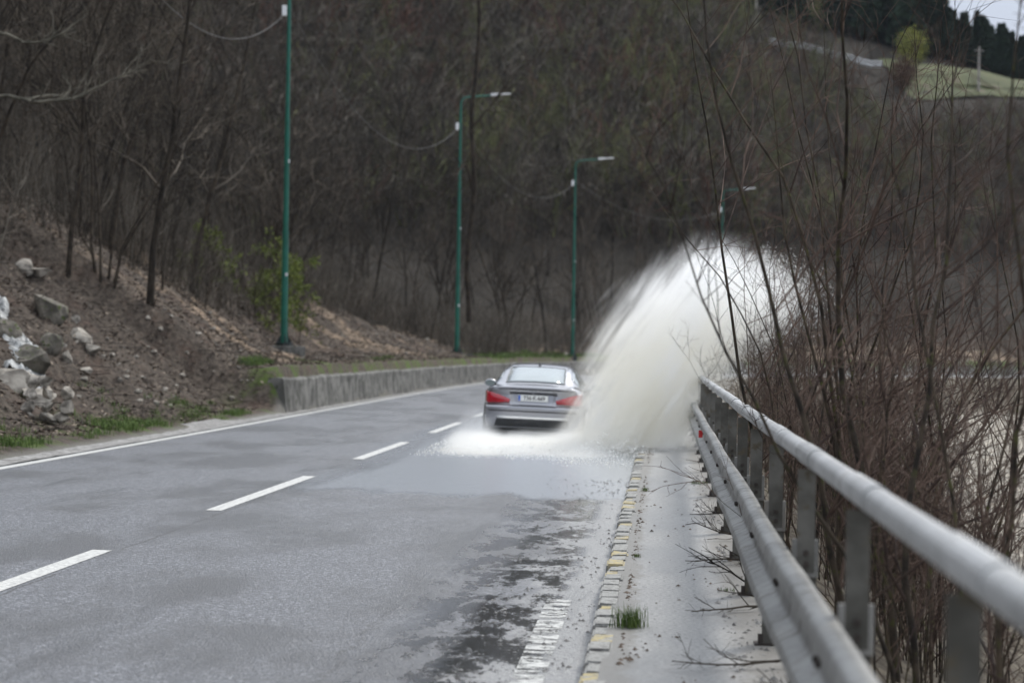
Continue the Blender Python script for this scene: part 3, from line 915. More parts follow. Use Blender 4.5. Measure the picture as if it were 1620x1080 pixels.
scatter_brush('far_woodland', pts, 8.0, 3, [M['twig_dark'], M['twig_pale'], M['twig_green'], M['twig_dark'], M['twig_red'], M['twig_pale'], M['twig_dark']], 22, 0.015, 'leafless woodland covering the far hillside', 8, 4)

# conifers on the far ridge
def make_conifer(seed, H=11.0):
    g = np.random.default_rng(seed)
    root = empty('conifer', (0, 0, 0)); tag(root, 'dark conifer on the far ridge', 'tree', 'dark conifers on the far ridge')
    P0 = np.zeros((1, 5, 3)); P0[0, :, 2] = np.linspace(-0.5, H, 5)
    link_mesh('trunk', np_mesh('trunk', *tubes(P0, np.array([[.16, .13, .1, .06, .02]]), 6), smooth=True), M['bark'], root)
    C = []
    for k in range(60):
        z = 1.2 + (H - 1.4) * (k / 60) ** 0.9
        rad = (H - z) * 0.24 * g.uniform(0.7, 1.25) + 0.15
        for q in range(6):
            a = g.random() * 6.28
            for t in (0.3, 0.6, 0.95):
                C.append((math.cos(a) * rad * t, math.sin(a) * rad * t, z - 0.28 * rad * t + 0.1))
    V, F = leaf_cards(np.array(C), 4, 0.13, 0.24, g, 0.3)
    link_mesh('crown', np_mesh('crown', V, F), M['conifer'], root)
    return root
cons = [make_conifer(31), make_conifer(32, 9.5), make_conifer(33, 12.5)]
cn = 0
used_c = set()
for k in range(9000):
    if cn >= 260: break
    s_ = random.uniform(180, 290); e_ = random.uniform(77, 101)
    P_ = rd(s_, EDGE + e_); u = P_[0] / P_[1]
    px = 810 + u * FPX
    if px < 1010 or px > 1700: continue
    if px < 1400 and e_ < 84: continue
    if px < 1200 and e_ < 93: continue
    q = cons[cn % 3]; Hq = (11.0, 9.5, 12.5)[cn % 3]
    loc = (P_[0], P_[1], float(hill(s_, e_)) - 0.2)
    sc = random.uniform(.72, 1.08) * float(np.interp(px, [1200, 1450, 1500, 1620], [13, 12, 6.8, 5.8])) / Hq
    if id(q) in used_c: dup(q, loc, random.random() * 6, sc)
    else:
        used_c.add(id(q)); q.location = loc; q.scale = (sc, sc, sc)
    cn += 1

# meadow patch, far barrier, utility poles, bright shrubs on the far slope
Sg, Eg = np.meshgrid(np.arange(211.5, 300, 1.0), np.linspace(62.5, 73.5, 16), indexing='ij')
Eg = Eg + 1.2 * np.sin(Sg * .5) * (Eg < 66)
P = rd(Sg, Eg + EDGE); P[..., 2] = hill(Sg, Eg) + 0.15
tag(link_mesh('meadow', np_mesh('meadow', P.reshape(-1, 3), grid_faces(*Sg.shape), smooth=True), M['meadow']), kind='structure')

# ------------------------------------------------------------------ lamp posts
def lamp_post(loc, label):
    root = empty('lamp_post', loc, 0)
    tag(root, label, 'lamp post', 'green lamp posts along the left of the road')
    bm = bmesh.new()
    zs = [0.0, 3.6, 3.62, 7.2, 7.22, 11.7]; rs = [0.115, 0.10, 0.09, 0.08, 0.07, 0.055]
    for a, b, r1, r2 in ((0, 3.6, .115, .10), (3.6, 7.2, .088, .080), (7.2, 11.75, .070, .052)):
        add_cyl(bm, (0, 0, a), (0, 0, b), r1, r2, 14)
    for z, r1 in ((3.6, .112), (7.2, .09)): add_cyl(bm, (0, 0, z - 0.05), (0, 0, z + 0.04), r1, r1, 14)
    bm_obj('pole', bm, M['green_paint'], root, smooth=False)
    bm = bmesh.new()
    add_cyl(bm, (0, 0, -0.3), (0, 0, 0.05), .30, .30, 8)
    for q in range(4):
        a = q * math.pi / 2 + 0.4
        vs = [bm.verts.new((math.cos(a) * r_ - math.sin(a) * t, math.sin(a) * r_ + math.cos(a) * t, z)) for t in (-.012, .012) for (r_, z) in ((.1, .03), (.28, .03), (.1, .34))]
        bm.faces.new(vs[:3]); bm.faces.new(vs[3:][::-1])
        for i, j in ((0, 1), (1, 2), (2, 0)): bm.faces.new((vs[i], vs[3 + i], vs[3 + j], vs[j]))
    bm_obj('foot_plate', bm, M['dark_iron'], root)
    bm = bmesh.new()
    prev = None
    pts = [(0, 0, 11.7), (0.03, 0, 11.95), (0.16, 0, 12.12), (0.5, 0, 12.18), (1.6, 0, 12.26)]
    for a, b in zip(pts[:-1], pts[1:]): add_cyl(bm, a, b, .04, .038, 10)
    bm_obj('arm', bm, M['green_paint'], root)
    bm = bmesh.new()
    rt = Matrix.Rotation(-0.07, 4, 'Y')
    add_box(bm, (1.62, 0, 12.29), (0.42, 0.20, 0.13), rt)
    add_box(bm, (2.05, 0, 12.32), (0.62, 0.26, 0.07), rt)
    bm_obj('lamp_head', bm, M['white_cover'], root, bevel=0.02)
    bm = bmesh.new()
    add_box(bm, (-0.15, -0.03, 10.75), (0.15, 0.14, 0.34))
    bm_obj('junction_box', bm, M['white_cover'], root, bevel=0.02)
    bm = bmesh.new()
    add_box(bm, (0.06, -0.11, 2.25), (0.07, 0.03, 0.10)); add_box(bm, (0.08, -0.06, 5.9), (0.05, 0.03, 0.10))
    bm_obj('pole_tag', bm, M['white_cover'], root)
    return root
posts = []
for (px, y, lb) in [(449, 78, 'tallest and nearest green lamp post, its lamp above the picture'), (723, 115, 'second green lamp post, left of the car'),
                    (906, 150, 'third green lamp post, right above the car roof'), (1140, 176, 'farthest green lamp post, its foot hidden behind the splash')]:
    p = at(px, y)
    base = p.z + 0.04
    posts.append(Vector((p.x, y, base)))
    lp = lamp_post((p.x, y, base), lb)
    # footing under the flange
    if y < 150:
        bm = bmesh.new(); add_box(bm, (p.x + 0.1, y - 0.1, base - 0.45), (1.1, 1.1, 0.8), Matrix.Rotation(.2, 4, 'Z'))
        f_ = bm_obj('lamp_footing', bm, M['wall'], None, bevel=0.03)
        tag(f_, {78: 'pale concrete footing under the nearest lamp post', 115: 'concrete footing under the second lamp post', 150: 'concrete footing under the third lamp post'}[y], 'footing')
prev = Vector((-9.0, 42, 1.3))
for k, q in enumerate(posts):
    a = prev + Vector((0, 0, 10.9)); b = q + Vector((-0.18, -0.03, 10.6))
    n = 40; P = np.zeros((1, n, 3))
    sag = [2.5, 2.4, 1.9, 1.4][k]
    for i in range(n):
        t = i / (n - 1); c = a.lerp(b, t); P[0, i] = (c.x, c.y, c.z - 4 * sag * t * (1 - t))
    lb = ['drooping grey cable reaching the nearest lamp post from the upper left', 'drooping grey cable between the first and second lamp post',
          'drooping grey cable between the second and third lamp post', 'drooping grey cable between the third and farthest lamp post'][k]
    tag(link_mesh('overhead_cable', np_mesh('overhead_cable', *tubes(P, np.full((1, n), 0.0075), 6), smooth=True), M['cable']), lb, 'cable', 'cables between the lamp posts')
    prev = q.copy()

# ------------------------------------------------------------------ guardrail with handrail
RAIL_D = -1.035
root = empty('guardrail', tuple(rd(5, RAIL_D, 0)))
root.location = (0, 0, 0)
tag(root, 'long galvanised steel guardrail with a thick pale handrail on top, along the footpath', 'guardrail')
post_s = [13.6 + 2.75 * k for k in range(-5, 15)]
def heading(s): return float(np.interp(s, SS, hh))
def beam_obj():
    S = np.arange(-2.0, 58, 0.5)
    prof = [(0.0, .560), (.036, .562), (.062, .570), (.074, .584), (.076, .618), (.068, .632), (.014, .656), (.002, .666), (.0, .676), (.0, .770), (.002, .780), (.014, .790), (.068, .812), (.076, .826), (.075, .862), (.064, .877), (.036, .886), (.0, .887)]
    V = []
    for s_ in S:
        dent = 0.003 * math.sin(s_ * 0.7)
        lap = 0.004 if int((s_ + 2) / 4.0) % 2 else 0
        for (o_, z) in prof:
            p = rd(s_, RAIL_D + 0.075 + o_ + dent + lap + (0.887 - z) * 0.10)
            V.append((p[0], p[1], z + 0.010 * vnoise(s_ * 0.25, 7.7, 32, 2)))
    n, m = len(S), len(prof)
    me = np_mesh('beam', np.array(V), grid_faces(n, m), smooth=True)
    o = link_mesh('beam', me, M['galv'], root)
    sm = o.modifiers.new('thick', 'SOLIDIFY'); sm.thickness = 0.004; sm.offset = 0
    return o
beam = beam_obj()
bm = bmesh.new()
for s_ in [a for q in post_s for a in (q - .06, q + .06)]:
    p = rd(s_, RAIL_D + 0.085 + 0.028); h = heading(s_)
    add_cyl(bm, (p[0] , p[1], .725), (p[0] - .02 * math.cos(h), p[1] + .02 * math.sin(h), .725), .013, .012, 6)
bolts = bm_obj('bolt', bm, M['bolt'], beam)
bolts['kind'] = 'stuff'
# handrail: tube in lengths with sleeves
S = np.arange(-2.0, 58, 0.5)
P = rd(S, RAIL_D - 0.03)[None]; P[..., 2] = 1.285 + 0.01 * vnoise(S * 0.3, S * 0, 41, 2)
hr = link_mesh('handrail', np_mesh('handrail', *tubes(P, np.full((1, len(S)), 0.046), 18), smooth=True), M['rail'], root)
for k, s_ in enumerate(post_s):
    for off in (-0.42, 0.42):
        a = rd(s_ + off - 0.03, RAIL_D - 0.03); b = rd(s_ + off + 0.03, RAIL_D - 0.03)
        bm = bmesh.new(); add_cyl(bm, (a[0], a[1], 1.285), (b[0], b[1], 1.285), .0535, .0535, 18, False)
    a = rd(s_ - 0.42, RAIL_D - 0.03); b = rd(s_ + 0.42, RAIL_D - 0.03)
    bm = bmesh.new(); add_cyl(bm, (a[0], a[1], 1.286), (b[0], b[1], 1.286), 0.0495, 0.0495, 18, True)
    bm_obj('sleeve', bm, M['rail'], hr, smooth=False)
    p = rd(s_, RAIL_D); h = heading(s_); rz = Matrix.Rotation(-h, 4, 'Z')
    # lower post: channel section
    bm = bmesh.new()
    add_box(bm, (p[0], p[1], 0.44), (0.105, 0.010, 0.86), rz)
    for sx in (-1, 1):
        q = Vector((sx * 0.0525, 0.03, 0)); q.rotate(Euler((0, 0, -h)))
        add_box(bm, (p[0] + q.x, p[1] + q.y, 0.44), (0.009, 0.06, 0.858), rz)
    po = bm_obj('post', bm, M['galv_dull'], root)
    bm = bmesh.new()
    add_box(bm, (p[0] + 0.02, p[1] + 0.012, 0.118), (0.24, 0.16, 0.016), rz)
    for sx in (-1, 1):
        q = Vector((sx * 0.09 + .02, -0.04, 0)); q.rotate(Euler((0, 0, -h)))
        add_cyl(bm, (p[0] + q.x, p[1] + q.y, 0.12), (p[0] + q.x, p[1] + q.y, 0.18), .014, .014, 6)
    bm_obj('foot_plate', bm, M['bolt'], po)
    # upright that carries the handrail
    bm = bmesh.new()
    add_box(bm, (p[0] + 0.006, p[1] - 0.012, 1.0), (0.078, 0.010, 0.46), rz)
    q = Vector((0.036, 0.02, 0)); q.rotate(Euler((0, 0, -h)))
    add_box(bm, (p[0] + 0.006 + q.x, p[1] - 0.012 + q.y, 1.0), (0.008, 0.045, 0.46), rz)
    bm_obj('handrail_upright', bm, M['galv_dull'], root)
    for zb in (0.86, 0.81):
        bm = bmesh.new()
        add_cyl(bm, (p[0] + 0.006, p[1] - 0.03, zb), (p[0] + 0.006, p[1] - 0.012, zb), .013, .013, 8)
        bm_obj('bracket_bolt', bm, M['bolt'], po)
    # wider clamp sleeve where the upright meets the post
    bm = bmesh.new()
    add_box(bm, (p[0] + 0.004, p[1] - 0.006, 0.835), (0.118, 0.018, 0.17), rz)
    bm_obj('clamp_plate', bm, M['clamp'], po, bevel=0.003)
    # distance piece from post to beam
    bm = bmesh.new()
    q = Vector((-0.045, 0, 0)); q.rotate(Euler((0, 0, -h)))
    add_box(bm, (p[0] + q.x, p[1] + q.y, 0.73), (0.085, 0.07, 0.2), rz)
    bm_obj('spacer_block', bm, M['galv_dull'], po)
bm = bmesh.new()
p = rd(29.6, RAIL_D + 0.085 + 0.07); add_box(bm, (p[0], p[1], 0.735), (0.05, 0.03, 0.09), Matrix.Rotation(-heading(29.6), 4, 'Z'))
bm_obj('reflector', bm, M['reflector'], beam)

# ------------------------------------------------------------------ shrubs beyond the rail
def make_shrub(seed, H, n, lean, r0, label, dense=1.0, name='bare_shrub', base=0.3, k1=12, k2=5, straight=0.05, stem_m=None, twig_m=None):
    g = np.random.default_rng(seed)
    root = empty(name, (0, 0, 0)); tag(root, label, 'shrub')
    P0, R0 = stems(n, base, H, lean, 12, 0.11, r0, g, straight, 0.16, right=True)
    P0[:, 0, 2] -= 0.3
    link_mesh('stem', np_mesh('stem', *tubes(P0, R0, 6), smooth=True), stem_m or M['shrub_stem'], root)
    P1, R1 = kids(P0, R0, k1, 0.06, 0.97, 0.70, 0.36, 6, 0.17, g, 0.07, 0.5, 0.3, 0.0028)
    m_ = P1[:, -1, 0] < -0.5
    P1[m_, :, 0] = 2 * P1[m_, :1, 0] - P1[m_, :, 0]      # keep the limbs off the footpath
    P2, R2 = kids(P1, R1, k2, 0.15, 0.95, 0.8, 0.45, 4, 0.16, g, 0.04, 0.6, 0.45, 0.0020)
    link_mesh('twigs', np_mesh('twigs', *merge([tubes(P1, R1, 4), tubes(P2, R2, 3)])), twig_m or M['shrub_twig'], root)
    return root
SHR = 'bare shrubs behind the guardrail'
def place_shrub(root, px, y, z=None, label=None):
    dx, dy, dz = ray(px, 545)
    x = dx * y
    root.location = (x, y, ground_z(x, y) if z is None else z)
    root['group'] = SHR
# individually placed tall ones (column, distance, height, stems, lean, radius)
tall = [(1262, 19.0, 5.4, 5, .10, .020, 'tallest bare shrub, its straight shoots leaving the top of the picture'),
        (1318, 16.0, 5.2, 4, .14, .020, 'bare shrub with straight upright shoots just right of the tallest one'),
        (1400, 12.5, 4.6, 2, .24, .030, 'bare shrub with a thick dark stem rising behind the handrail between two uprights'),
        (1470, 11.0, 4.3, 2, .30, .030, 'bare shrub with a thick forked stem leaning right over the river bank'),
        (1500, 13.0, 4.4, 3, .20, .018, 'bare shrub with greenish stems in front of the pale rocks'),
        (1560, 10.5, 4.6, 3, .16, .022, 'bare shrub with tall shoots near the right picture edge'),
        (1610, 9.0, 4.3, 2, .20, .022, 'bare shrub cut by the right edge of the picture'),
        (1246, 24.0, 4.4, 6, .14, .016, 'bare shrub whose twigs stand before the right flank of the splash'),
        (1365, 14.5, 4.7, 5, .26, .026, 'broad bare shrub with many dark forking stems in the middle of the thicket'),
        (1430, 18.0, 5.3, 4, .15, .018, 'tall slim bare shrub behind the broad forking one'),
        (1530, 17.0, 5.0, 3, .15, .018, 'tall bare shrub behind the greenish stems'),
        (1205, 30.0, 3.4, 6, .12, .011, 'leftmost bare shrub, thin twigs crossing the white splash')]
for k, (px, y, H, n, le, r0, lb) in enumerate(tall):
    sh = make_shrub(100 + k, H, n, le, r0, lb)
    place_shrub(sh, px, y)
# low thicket of reddish twigs right behind the posts
low = [make_shrub(200, 2.4, 16, .30, .010, '', base=0.5, k1=9, k2=4), make_shrub(201, 2.1, 18, .34, .009, '', base=0.5, k1=9, k2=4), make_shrub(202, 2.8, 14, .26, .011, '', base=0.5, k1=9, k2=4)]
seen = set()
LOW = 'low reddish brown shrub in the tangled thicket behind the guardrail posts'
for k in range(34):
    s_ = 12.5 + 33 * (k / 33) + random.uniform(-.3, .3)
    e_ = 0.25 + random.random() ** 1.4 * (0.3 + max(s_ - 12, 0) * 0.09)
    P_ = rd(s_, -PATHW - e_)
    q = low[k % 3]
    loc = (P_[0], P_[1], float(valley(s_, e_)))
    sc = random.uniform(.75, 1.15)
    if id(q) in seen: o = dup(q, loc, random.random() * 6.28, sc)
    else:
        seen.add(id(q)); o = q; o.location = loc; o.scale = (sc,) * 3
    tag(o, LOW, 'shrub', 'low thicket behind the guardrail')

# dead twigs poking under the beam over the footpath
for k, (px, y, L) in enumerate([(1250, 12.6, .75), (1215, 15.4, .8), (1190, 16.6, .7), (1165, 18.6, .6), (1150, 21.0, .6), (1140, 24.0, .5), (1300, 11.2, .5)]):
    g = np.random.default_rng(300 + k)
    s_ = y; base = rd(s_, RAIL_D - 0.15)
    P0 = np.zeros((1, 7, 3)); d = np.array([-1.0, -0.3 * g.random(), 0.12])
    P0[0, 0] = (0, 0, 0.03)
    for i in range(1, 7):
        d = unit(d + g.normal(0, .16, 3)); P0[0, i] = P0[0, i - 1] + d * L / 6; P0[0, i, 2] = max(P0[0, i, 2], 0.02)
    R0 = np.linspace(.009, .003, 7)[None]
    P1, R1 = kids(P0, R0, 9, .1, .95, .6, .5, 5, .2, g, 0.02, .6, .5, .0018)
    P2, R2 = kids(P1, R1, 3, .2, .95, .6, .5, 3, .2, g, 0.02, .6, .5, .0015)
    V, F = merge([tubes(P0, R0, 5), tubes(P1, R1, 3), tubes(P2, R2, 3)])
    V[:, 2] = np.maximum(V[:, 2], 0.008)
    o = link_mesh('dead_branch', np_mesh('dead_branch', V, F), M['twig_dark'])
    o.location = (base[0], base[1], 0.12)
    tag(o, 'dark dead branch lying on the footpath at ' + ['the second nearest post foot', 'the third post foot', 'the third post foot, longest and most forked', 'the fourth post foot', 'the fifth post foot', 'the sixth post foot near the splash', 'the nearest post foot in view'][k], 'branch', 'dead branches under the guardrail')

# grit, pebbles, crumbs of soil on path and road edge
def grit(name, n, sfun, dfun, zf, size, mat, label, seed):
    g = np.random.default_rng(seed)
    s_, d_ = sfun(g, n), dfun(g, n)
    kp = vnoise(s_ * 1.1, d_ * 4.0, seed, 3) + g.normal(0, .12, n) > 0.0
    s_, d_ = s_[kp], d_[kp]; n = len(s_)
    P = rd(s_, d_); P[:, 2] = zf(s_, d_)
    sz = size * (0.25 + g.random(n) ** 5 * 3.4)
    oc = np.array([[1, 0, 0], [0, 1, 0], [-1, 0, 0], [0, -1, 0], [0, 0, .7], [0, 0, -.5]], float)
    Fo = np.array([[0, 1, 4], [1, 2, 4], [2, 3, 4], [3, 0, 4]])
    a = g.random(n) * 6.28
    V = oc[None] * sz[:, None, None] * (0.6 + 0.8 * g.random((n, 6, 1)))
    X = V[..., 0] * np.cos(a)[:, None] - V[..., 1] * np.sin(a)[:, None]; Y = V[..., 0] * np.sin(a)[:, None] + V[..., 1] * np.cos(a)[:, None]
    V = np.stack([X, Y, V[..., 2]], -1) + P[:, None]
    F = (Fo[None] + (np.arange(n) * 6)[:, None, None]).reshape(-1, 3)
    return tag(link_mesh(name, np_mesh(name, V.reshape(-1, 3), F), mat), label, kind='stuff')
grit('grit', 3800, lambda g, n: 11 + 22 * g.random(n) ** 1.3, lambda g, n: 0.02 + np.abs(g.normal(0, .5, n)), lambda s_, d_: 0.004 + BANK * d_, .0055, M['gravel'], 'pale grit washed against the kerb', 51)
grit('soil_crumbs', 800, lambda g, n: 11 + 20 * g.random(n) ** 1.2, lambda g, n: -0.2 - 0.9 * g.random(n), lambda s_, d_: 0.12 + 0 * s_, .0055, M['litter'], 'dark crumbs of soil scattered on the footpath', 52)
grit('path_gravel', 3800, lambda g, n: 10 + 22 * g.random(n), lambda g, n: -0.78 - 0.5 * g.random(n), lambda s_, d_: 0.118 + 0 * s_, .007, M['gravel'], 'gravel along the guardrail side of the footpath', 53)
grit('kerb_dirt', 1500, lambda g, n: 10 + 30 * g.random(n) ** 1.2, lambda g, n: -0.185 - np.abs(g.normal(0, .03, n)), lambda s_, d_: 0.115 + 0 * s_, .006, M['litter'], 'dirt and dead moss in the joint behind the kerb', 54)

# leaf litter and sticks on the bank
g = np.random.default_rng(61)
n = 70000
s_ = 30 + 95 * g.random(n); e_ = 0.5 + 9 * g.random(n)
P = rd(s_, EDGE + e_); P[:, 2] = hill(s_, e_) + 0.02
V, F = leaf_cards(P, 1, 0.0, 0.055, g)
V = V.reshape(-1, 4, 3); V[..., 2] = P[:, None, 2] + (V[..., 2] - P[:, None, 2]) * 0.6; V = V.reshape(-1, 3)
mi = (g.random(n) < 0.16).astype(int)
tag(link_mesh('leaf_litter', np_mesh('leaf_litter', V, F, midx=mi), [M['litter'], M['litter2']]), 'brown dead leaves covering the bank', kind='stuff')
n = 1500
s_ = 32 + 90 * g.random(n); e_ = 0.8 + 9 * g.random(n)
P = rd(s_, EDGE + e_); P[:, 2] = hill(s_, e_) + 0.03
d = unit(np.stack([g.normal(0, 1, n), g.normal(0, 1, n), g.normal(0, .25, n)], -1)) * (0.15 + 0.5 * g.random(n))[:, None]
Q = np.stack([P - d, P + g.normal(0, .03, (n, 3)), P + d], 1)
Q[:, :, 2] = np.maximum(Q[:, :, 2], P[:, None, 2])
tag(link_mesh('fallen_sticks', np_mesh('fallen_sticks', *tubes(Q, np.full((n, 3), .007) , 3)), M['twig_dark']), 'thin fallen sticks strewn over the bank', kind='stuff')

# grass: tufts and verge weeds
def blades(P, n, spread, h, g, wdt=0.004):
    N = len(P) * n
    b = np.repeat(P, n, axis=0); b[:, :2] += g.normal(0, spread, (N, 2))
    a = g.random(N) * 6.28; le = g.random(N) * 0.8
    L = h * (0.5 + 0.8 * g.random(N))
    dx = np.stack([np.cos(a), np.sin(a), np.zeros(N)], -1)
    sd = np.stack([-np.sin(a), np.cos(a), np.zeros(N)], -1) * wdt
    mid = b + dx * (L * le * .35)[:, None] + np.array([0, 0, 1]) * (L * .62)[:, None]
    tip = b + dx * (L * le)[:, None] + np.array([0, 0, 1]) * (L * (1 - .3 * le))[:, None]
    V = np.stack([b - sd, b + sd, mid + sd * .8, mid - sd * .8, tip + sd * .15, tip - sd * .15], 1).reshape(-1, 3)
    F = (np.array([[0, 1, 2, 3], [3, 2, 4, 5]])[None] + (np.arange(N) * 6)[:, None, None]).reshape(-1, 4)
    return V, F
for k, (px, py, n, h, sp, lb) in enumerate([(965, 990, 240, .12, .042, 'largest green grass tuft growing behind the kerb, nearest the camera'),
                                  (978, 880, 40, .035, .02, 'tiny green weed behind the kerb, halfway along the footpath'),
                                  (1010, 776, 60, .05, .022, 'small yellow green weed behind the kerb far along the footpath'),
                                  (1104, 765, 60, .05, .05, 'small weed at the foot of a far guardrail post'),
                                  (1150, 934, 30, .025, .02, 'tiny green weed on the guardrail side of the footpath')]):
    g = np.random.default_rng(70 + k)
    dx, dy, dz = ray(px, py); t = (0.12 - CAMH) / dz
    if k in (0, 1, 2):
        sk, dk_ = to_sd(dx * t, dy * t); q = rd(sk, -0.23); x, y = q[0], q[1]
    else: x, y = dx * t, dy * t
    V, F = blades(np.array([[0, 0, 0.]]), n, sp, h, g, 0.0022)
    o = link_mesh('grass_tuft', np_mesh('grass_tuft', V, F), M['grass']); o.location = (x, y, 0.118)
    tag(o, lb, 'grass tuft', 'grass tufts on the footpath')
g = np.random.default_rng(80)
n = 1500
s_ = 30 + 60 * g.random(n); e_ = 0.25 + np.abs(g.normal(0, .7, n))
e_ = np.where(s_ > 55.5, 0.9 + 0.4 * g.random(n), e_)
keep = (vnoise(s_ * .45, e_ * .6, 81, 3) > np.where(s_ > 55.5, 0.30, 0.06))
s_, e_ = s_[keep], e_[keep]
P = rd(s_, EDGE + e_); P[:, 2] = hill(s_, e_)
tag(link_mesh('grass', np_mesh('grass', *blades(P, 22, .10, .12, g, .006)), M['grass']), 'green grass and weeds along the foot of the bank', kind='stuff')
n = 260
s_ = 118 + 40 * g.random(n); e_ = 0.5 + 1.6 * g.random(n)
P = rd(s_, EDGE + e_); P[:, 2] = hill(s_, e_)
tag(link_mesh('grass', np_mesh('grass', *blades(P, 26, .30, .16, g, .02)), M['grass']), 'strip of green grass above the far end of the retaining wall', kind='stuff')

# yellow-green saplings at the wood edge
def sapling(px, py, y, H, seed, lb, n=3, name='leafy_sapling', mat=None, size=.055):
    g = np.random.default_rng(seed)
    p = at(px, y)
    root = empty(name, p); tag(root, lb, 'sapling')
    P0, R0 = stems(n, .3, H, .18, 8, .08, .03, g, .04, .2)
    link_mesh('trunk', np_mesh('trunk', *tubes(P0, R0, 6), smooth=True), M['bark'], root)
    P1, R1 = kids(P0, R0, 11, .15, .98, 1.35, .42, 5, .12, g, -0.05, .5, .4)
    P2, R2 = kids(P1, R1, 5, .2, 1.0, .7, .5, 3, .12, g, -.05, .5, .5)
    V, F = leaf_cards(P2[:, 1:].reshape(-1, 3), 6, .07, size, g)
    cr = link_mesh('crown', np_mesh('crown', V, F), mat or M['leaf'], root)
    link_mesh('branches', np_mesh('branches', *merge([tubes(P1, R1, 4), tubes(P2, R2, 3)])), M['bark'], root)
    return root
sapling(462, 420, 84, 3.6, 401, 'yellow green leafy sapling just right of the nearest lamp post')
sapling(425, 430, 86, 3.2, 402, 'yellow green leafy sapling just left of the nearest lamp post')
sapling(322, 400, 80, 2.6, 403, 'small yellow green sapling beside the thick dark trunk at the wood edge', 2)

# far slope accents
def far_at(px, py):
    return hit(px, py, 150, 420, 1.0)
for (px, py, H, lb, mat, nm) in [(1443, 108, 5.0, 'round yellow green shrub below the conifers on the far slope', M['leaf_yellow'], 'round_shrub'),
                        (1428, 140, 3.6, 'russet shrub at the upper edge of the far meadow', M['twig_red'], 'russet_shrub')]:
    p = far_at(px, py + 8)
    if p:
        g = np.random.default_rng(hash(nm) % 100 if False else len(nm))
        root = empty(nm, p); tag(root, lb, 'shrub')
        P0, R0 = stems(8, .3, H, .35, 5, .08, .05, g, .02, .3)
        link_mesh('stem', np_mesh('stem', *tubes(P0, R0, 4)), M['bark'], root)
        C = g.normal(0, 1, (200, 3)); C = unit(C) * (0.55 + .45 * g.random((200, 1))) * np.array([H * .36, H * .36, H * .42]) + np.array([0, 0, H * .55])
        V, F = leaf_cards(C, 9, .34, .13, g)
        link_mesh('crown', np_mesh('crown', V, F), mat, root)
for (px, y0, y1, lb) in [(1196, 48, -25, 'pale wooden utility pole at the top of the picture, left of the far barrier'), (1548, 148, 76, 'pale wooden utility pole standing on the far meadow')]:
    p = far_at(px, y0)
    if p:
        h = (y0 - y1) / FPX * p.y
        root = empty('utility_pole', p); tag(root, lb, 'utility pole', 'utility poles on the far slope')
        bm = bmesh.new(); add_cyl(bm, (0, 0, -.3), (0, 0, h), .15, .11, 10); bm_obj('pole', bm, M['wood_pole'], root)
        bm = bmesh.new(); add_box(bm, (0, 0, h - .4), (1.0, .1, .1)); bm_obj('cross_arm', bm, M['wood_pole'], root)
pa, pb = far_at(1216, 80), far_at(1395, 122)
if pa and pb:
    root = empty('far_barrier', (0, 0, 0)); tag(root, 'pale crash barrier of an upper road crossing the far slope', 'barrier')
    n = 12; V = []
    for k in range(n):
        t = k / (n - 1); c = pa.lerp(pb, t); z = ground_z(c.x, c.y)
        for (o_, zz) in ((0, .6), (-.06, .8), (0, 1.0), (-.06, 1.2), (0, 1.35)): V.append((c.x, c.y + o_, z + zz))
    link_mesh('rail', np_mesh('rail', np.array(V), grid_faces(n, 5)), M['rail'], root).modifiers.new('t', 'SOLIDIFY').thickness = .03
    for k in range(n):
        c = pa.lerp(pb, k / (n - 1)); z = ground_z(c.x, c.y)
        bm = bmesh.new(); add_box(bm, (c.x, c.y + .12, z + .6), (.12, .12, 1.4)); bm_obj('post', bm, M['galv_dull'], root)

# ------------------------------------------------------------------ the car (x right, y forward, rear bumper at y = 0)
M['paint'] = simple('silver_paint', (0.34, 0.345, 0.375), 0.28, 0.75, 0.04, 1.0, Coat__Weight=1.0, Coat__Roughness=0.05)
M['car_glass'] = simple('car_glass', (0.20, 0.25, 0.26), 0.06, 0.0, 0.1, 2.0, spec=1.0, Coat__Weight=1.0, Coat__IOR=2.0)
M['rubber'] = simple('rubber', (0.018, 0.018, 0.018), 0.8)
M['trim'] = simple('dark_trim', (0.03, 0.032, 0.035), 0.45)
M['rim'] = simple('alloy_rim', (0.45, 0.45, 0.46), 0.3, 0.9)
M['chrome'] = simple('chrome', (0.75, 0.76, 0.78), 0.12, 1.0, 0.03)
M['lamp_red'] = simple('tail_lamp_red', (0.36, 0.008, 0.02), 0.12, 0.0, 0.2, 9.0, Coat__Weight=1.0)
M['lamp_clear'] = simple('tail_lamp_clear', (0.75, 0.42, 0.42), 0.1, 0.0, 0.1, 9.0, Coat__Weight=1.0)
M['plate'] = simple('plate_white', (0.78, 0.79, 0.78), 0.35, 0, 0.03)
M['plate_blue'] = simple('plate_blue', (0.03, 0.12, 0.55), 0.35)
M['plate_ink'] = simple('plate_ink', (0.03, 0.03, 0.03), 0.5)

_dx, _dy, _dz = ray(842, 560)
car_p = (_dx * 44.0, 44.0)
car = empty('car', (car_p[0], car_p[1], 0.05))
car.rotation_euler = (0.0, R(1.7), -(heading(44.9) + 0.015))
car.scale = (1.05, 1.0, 0.985)
tag(car, 'silver grey four door saloon seen from behind, driving through a flooded stretch of road', 'car')

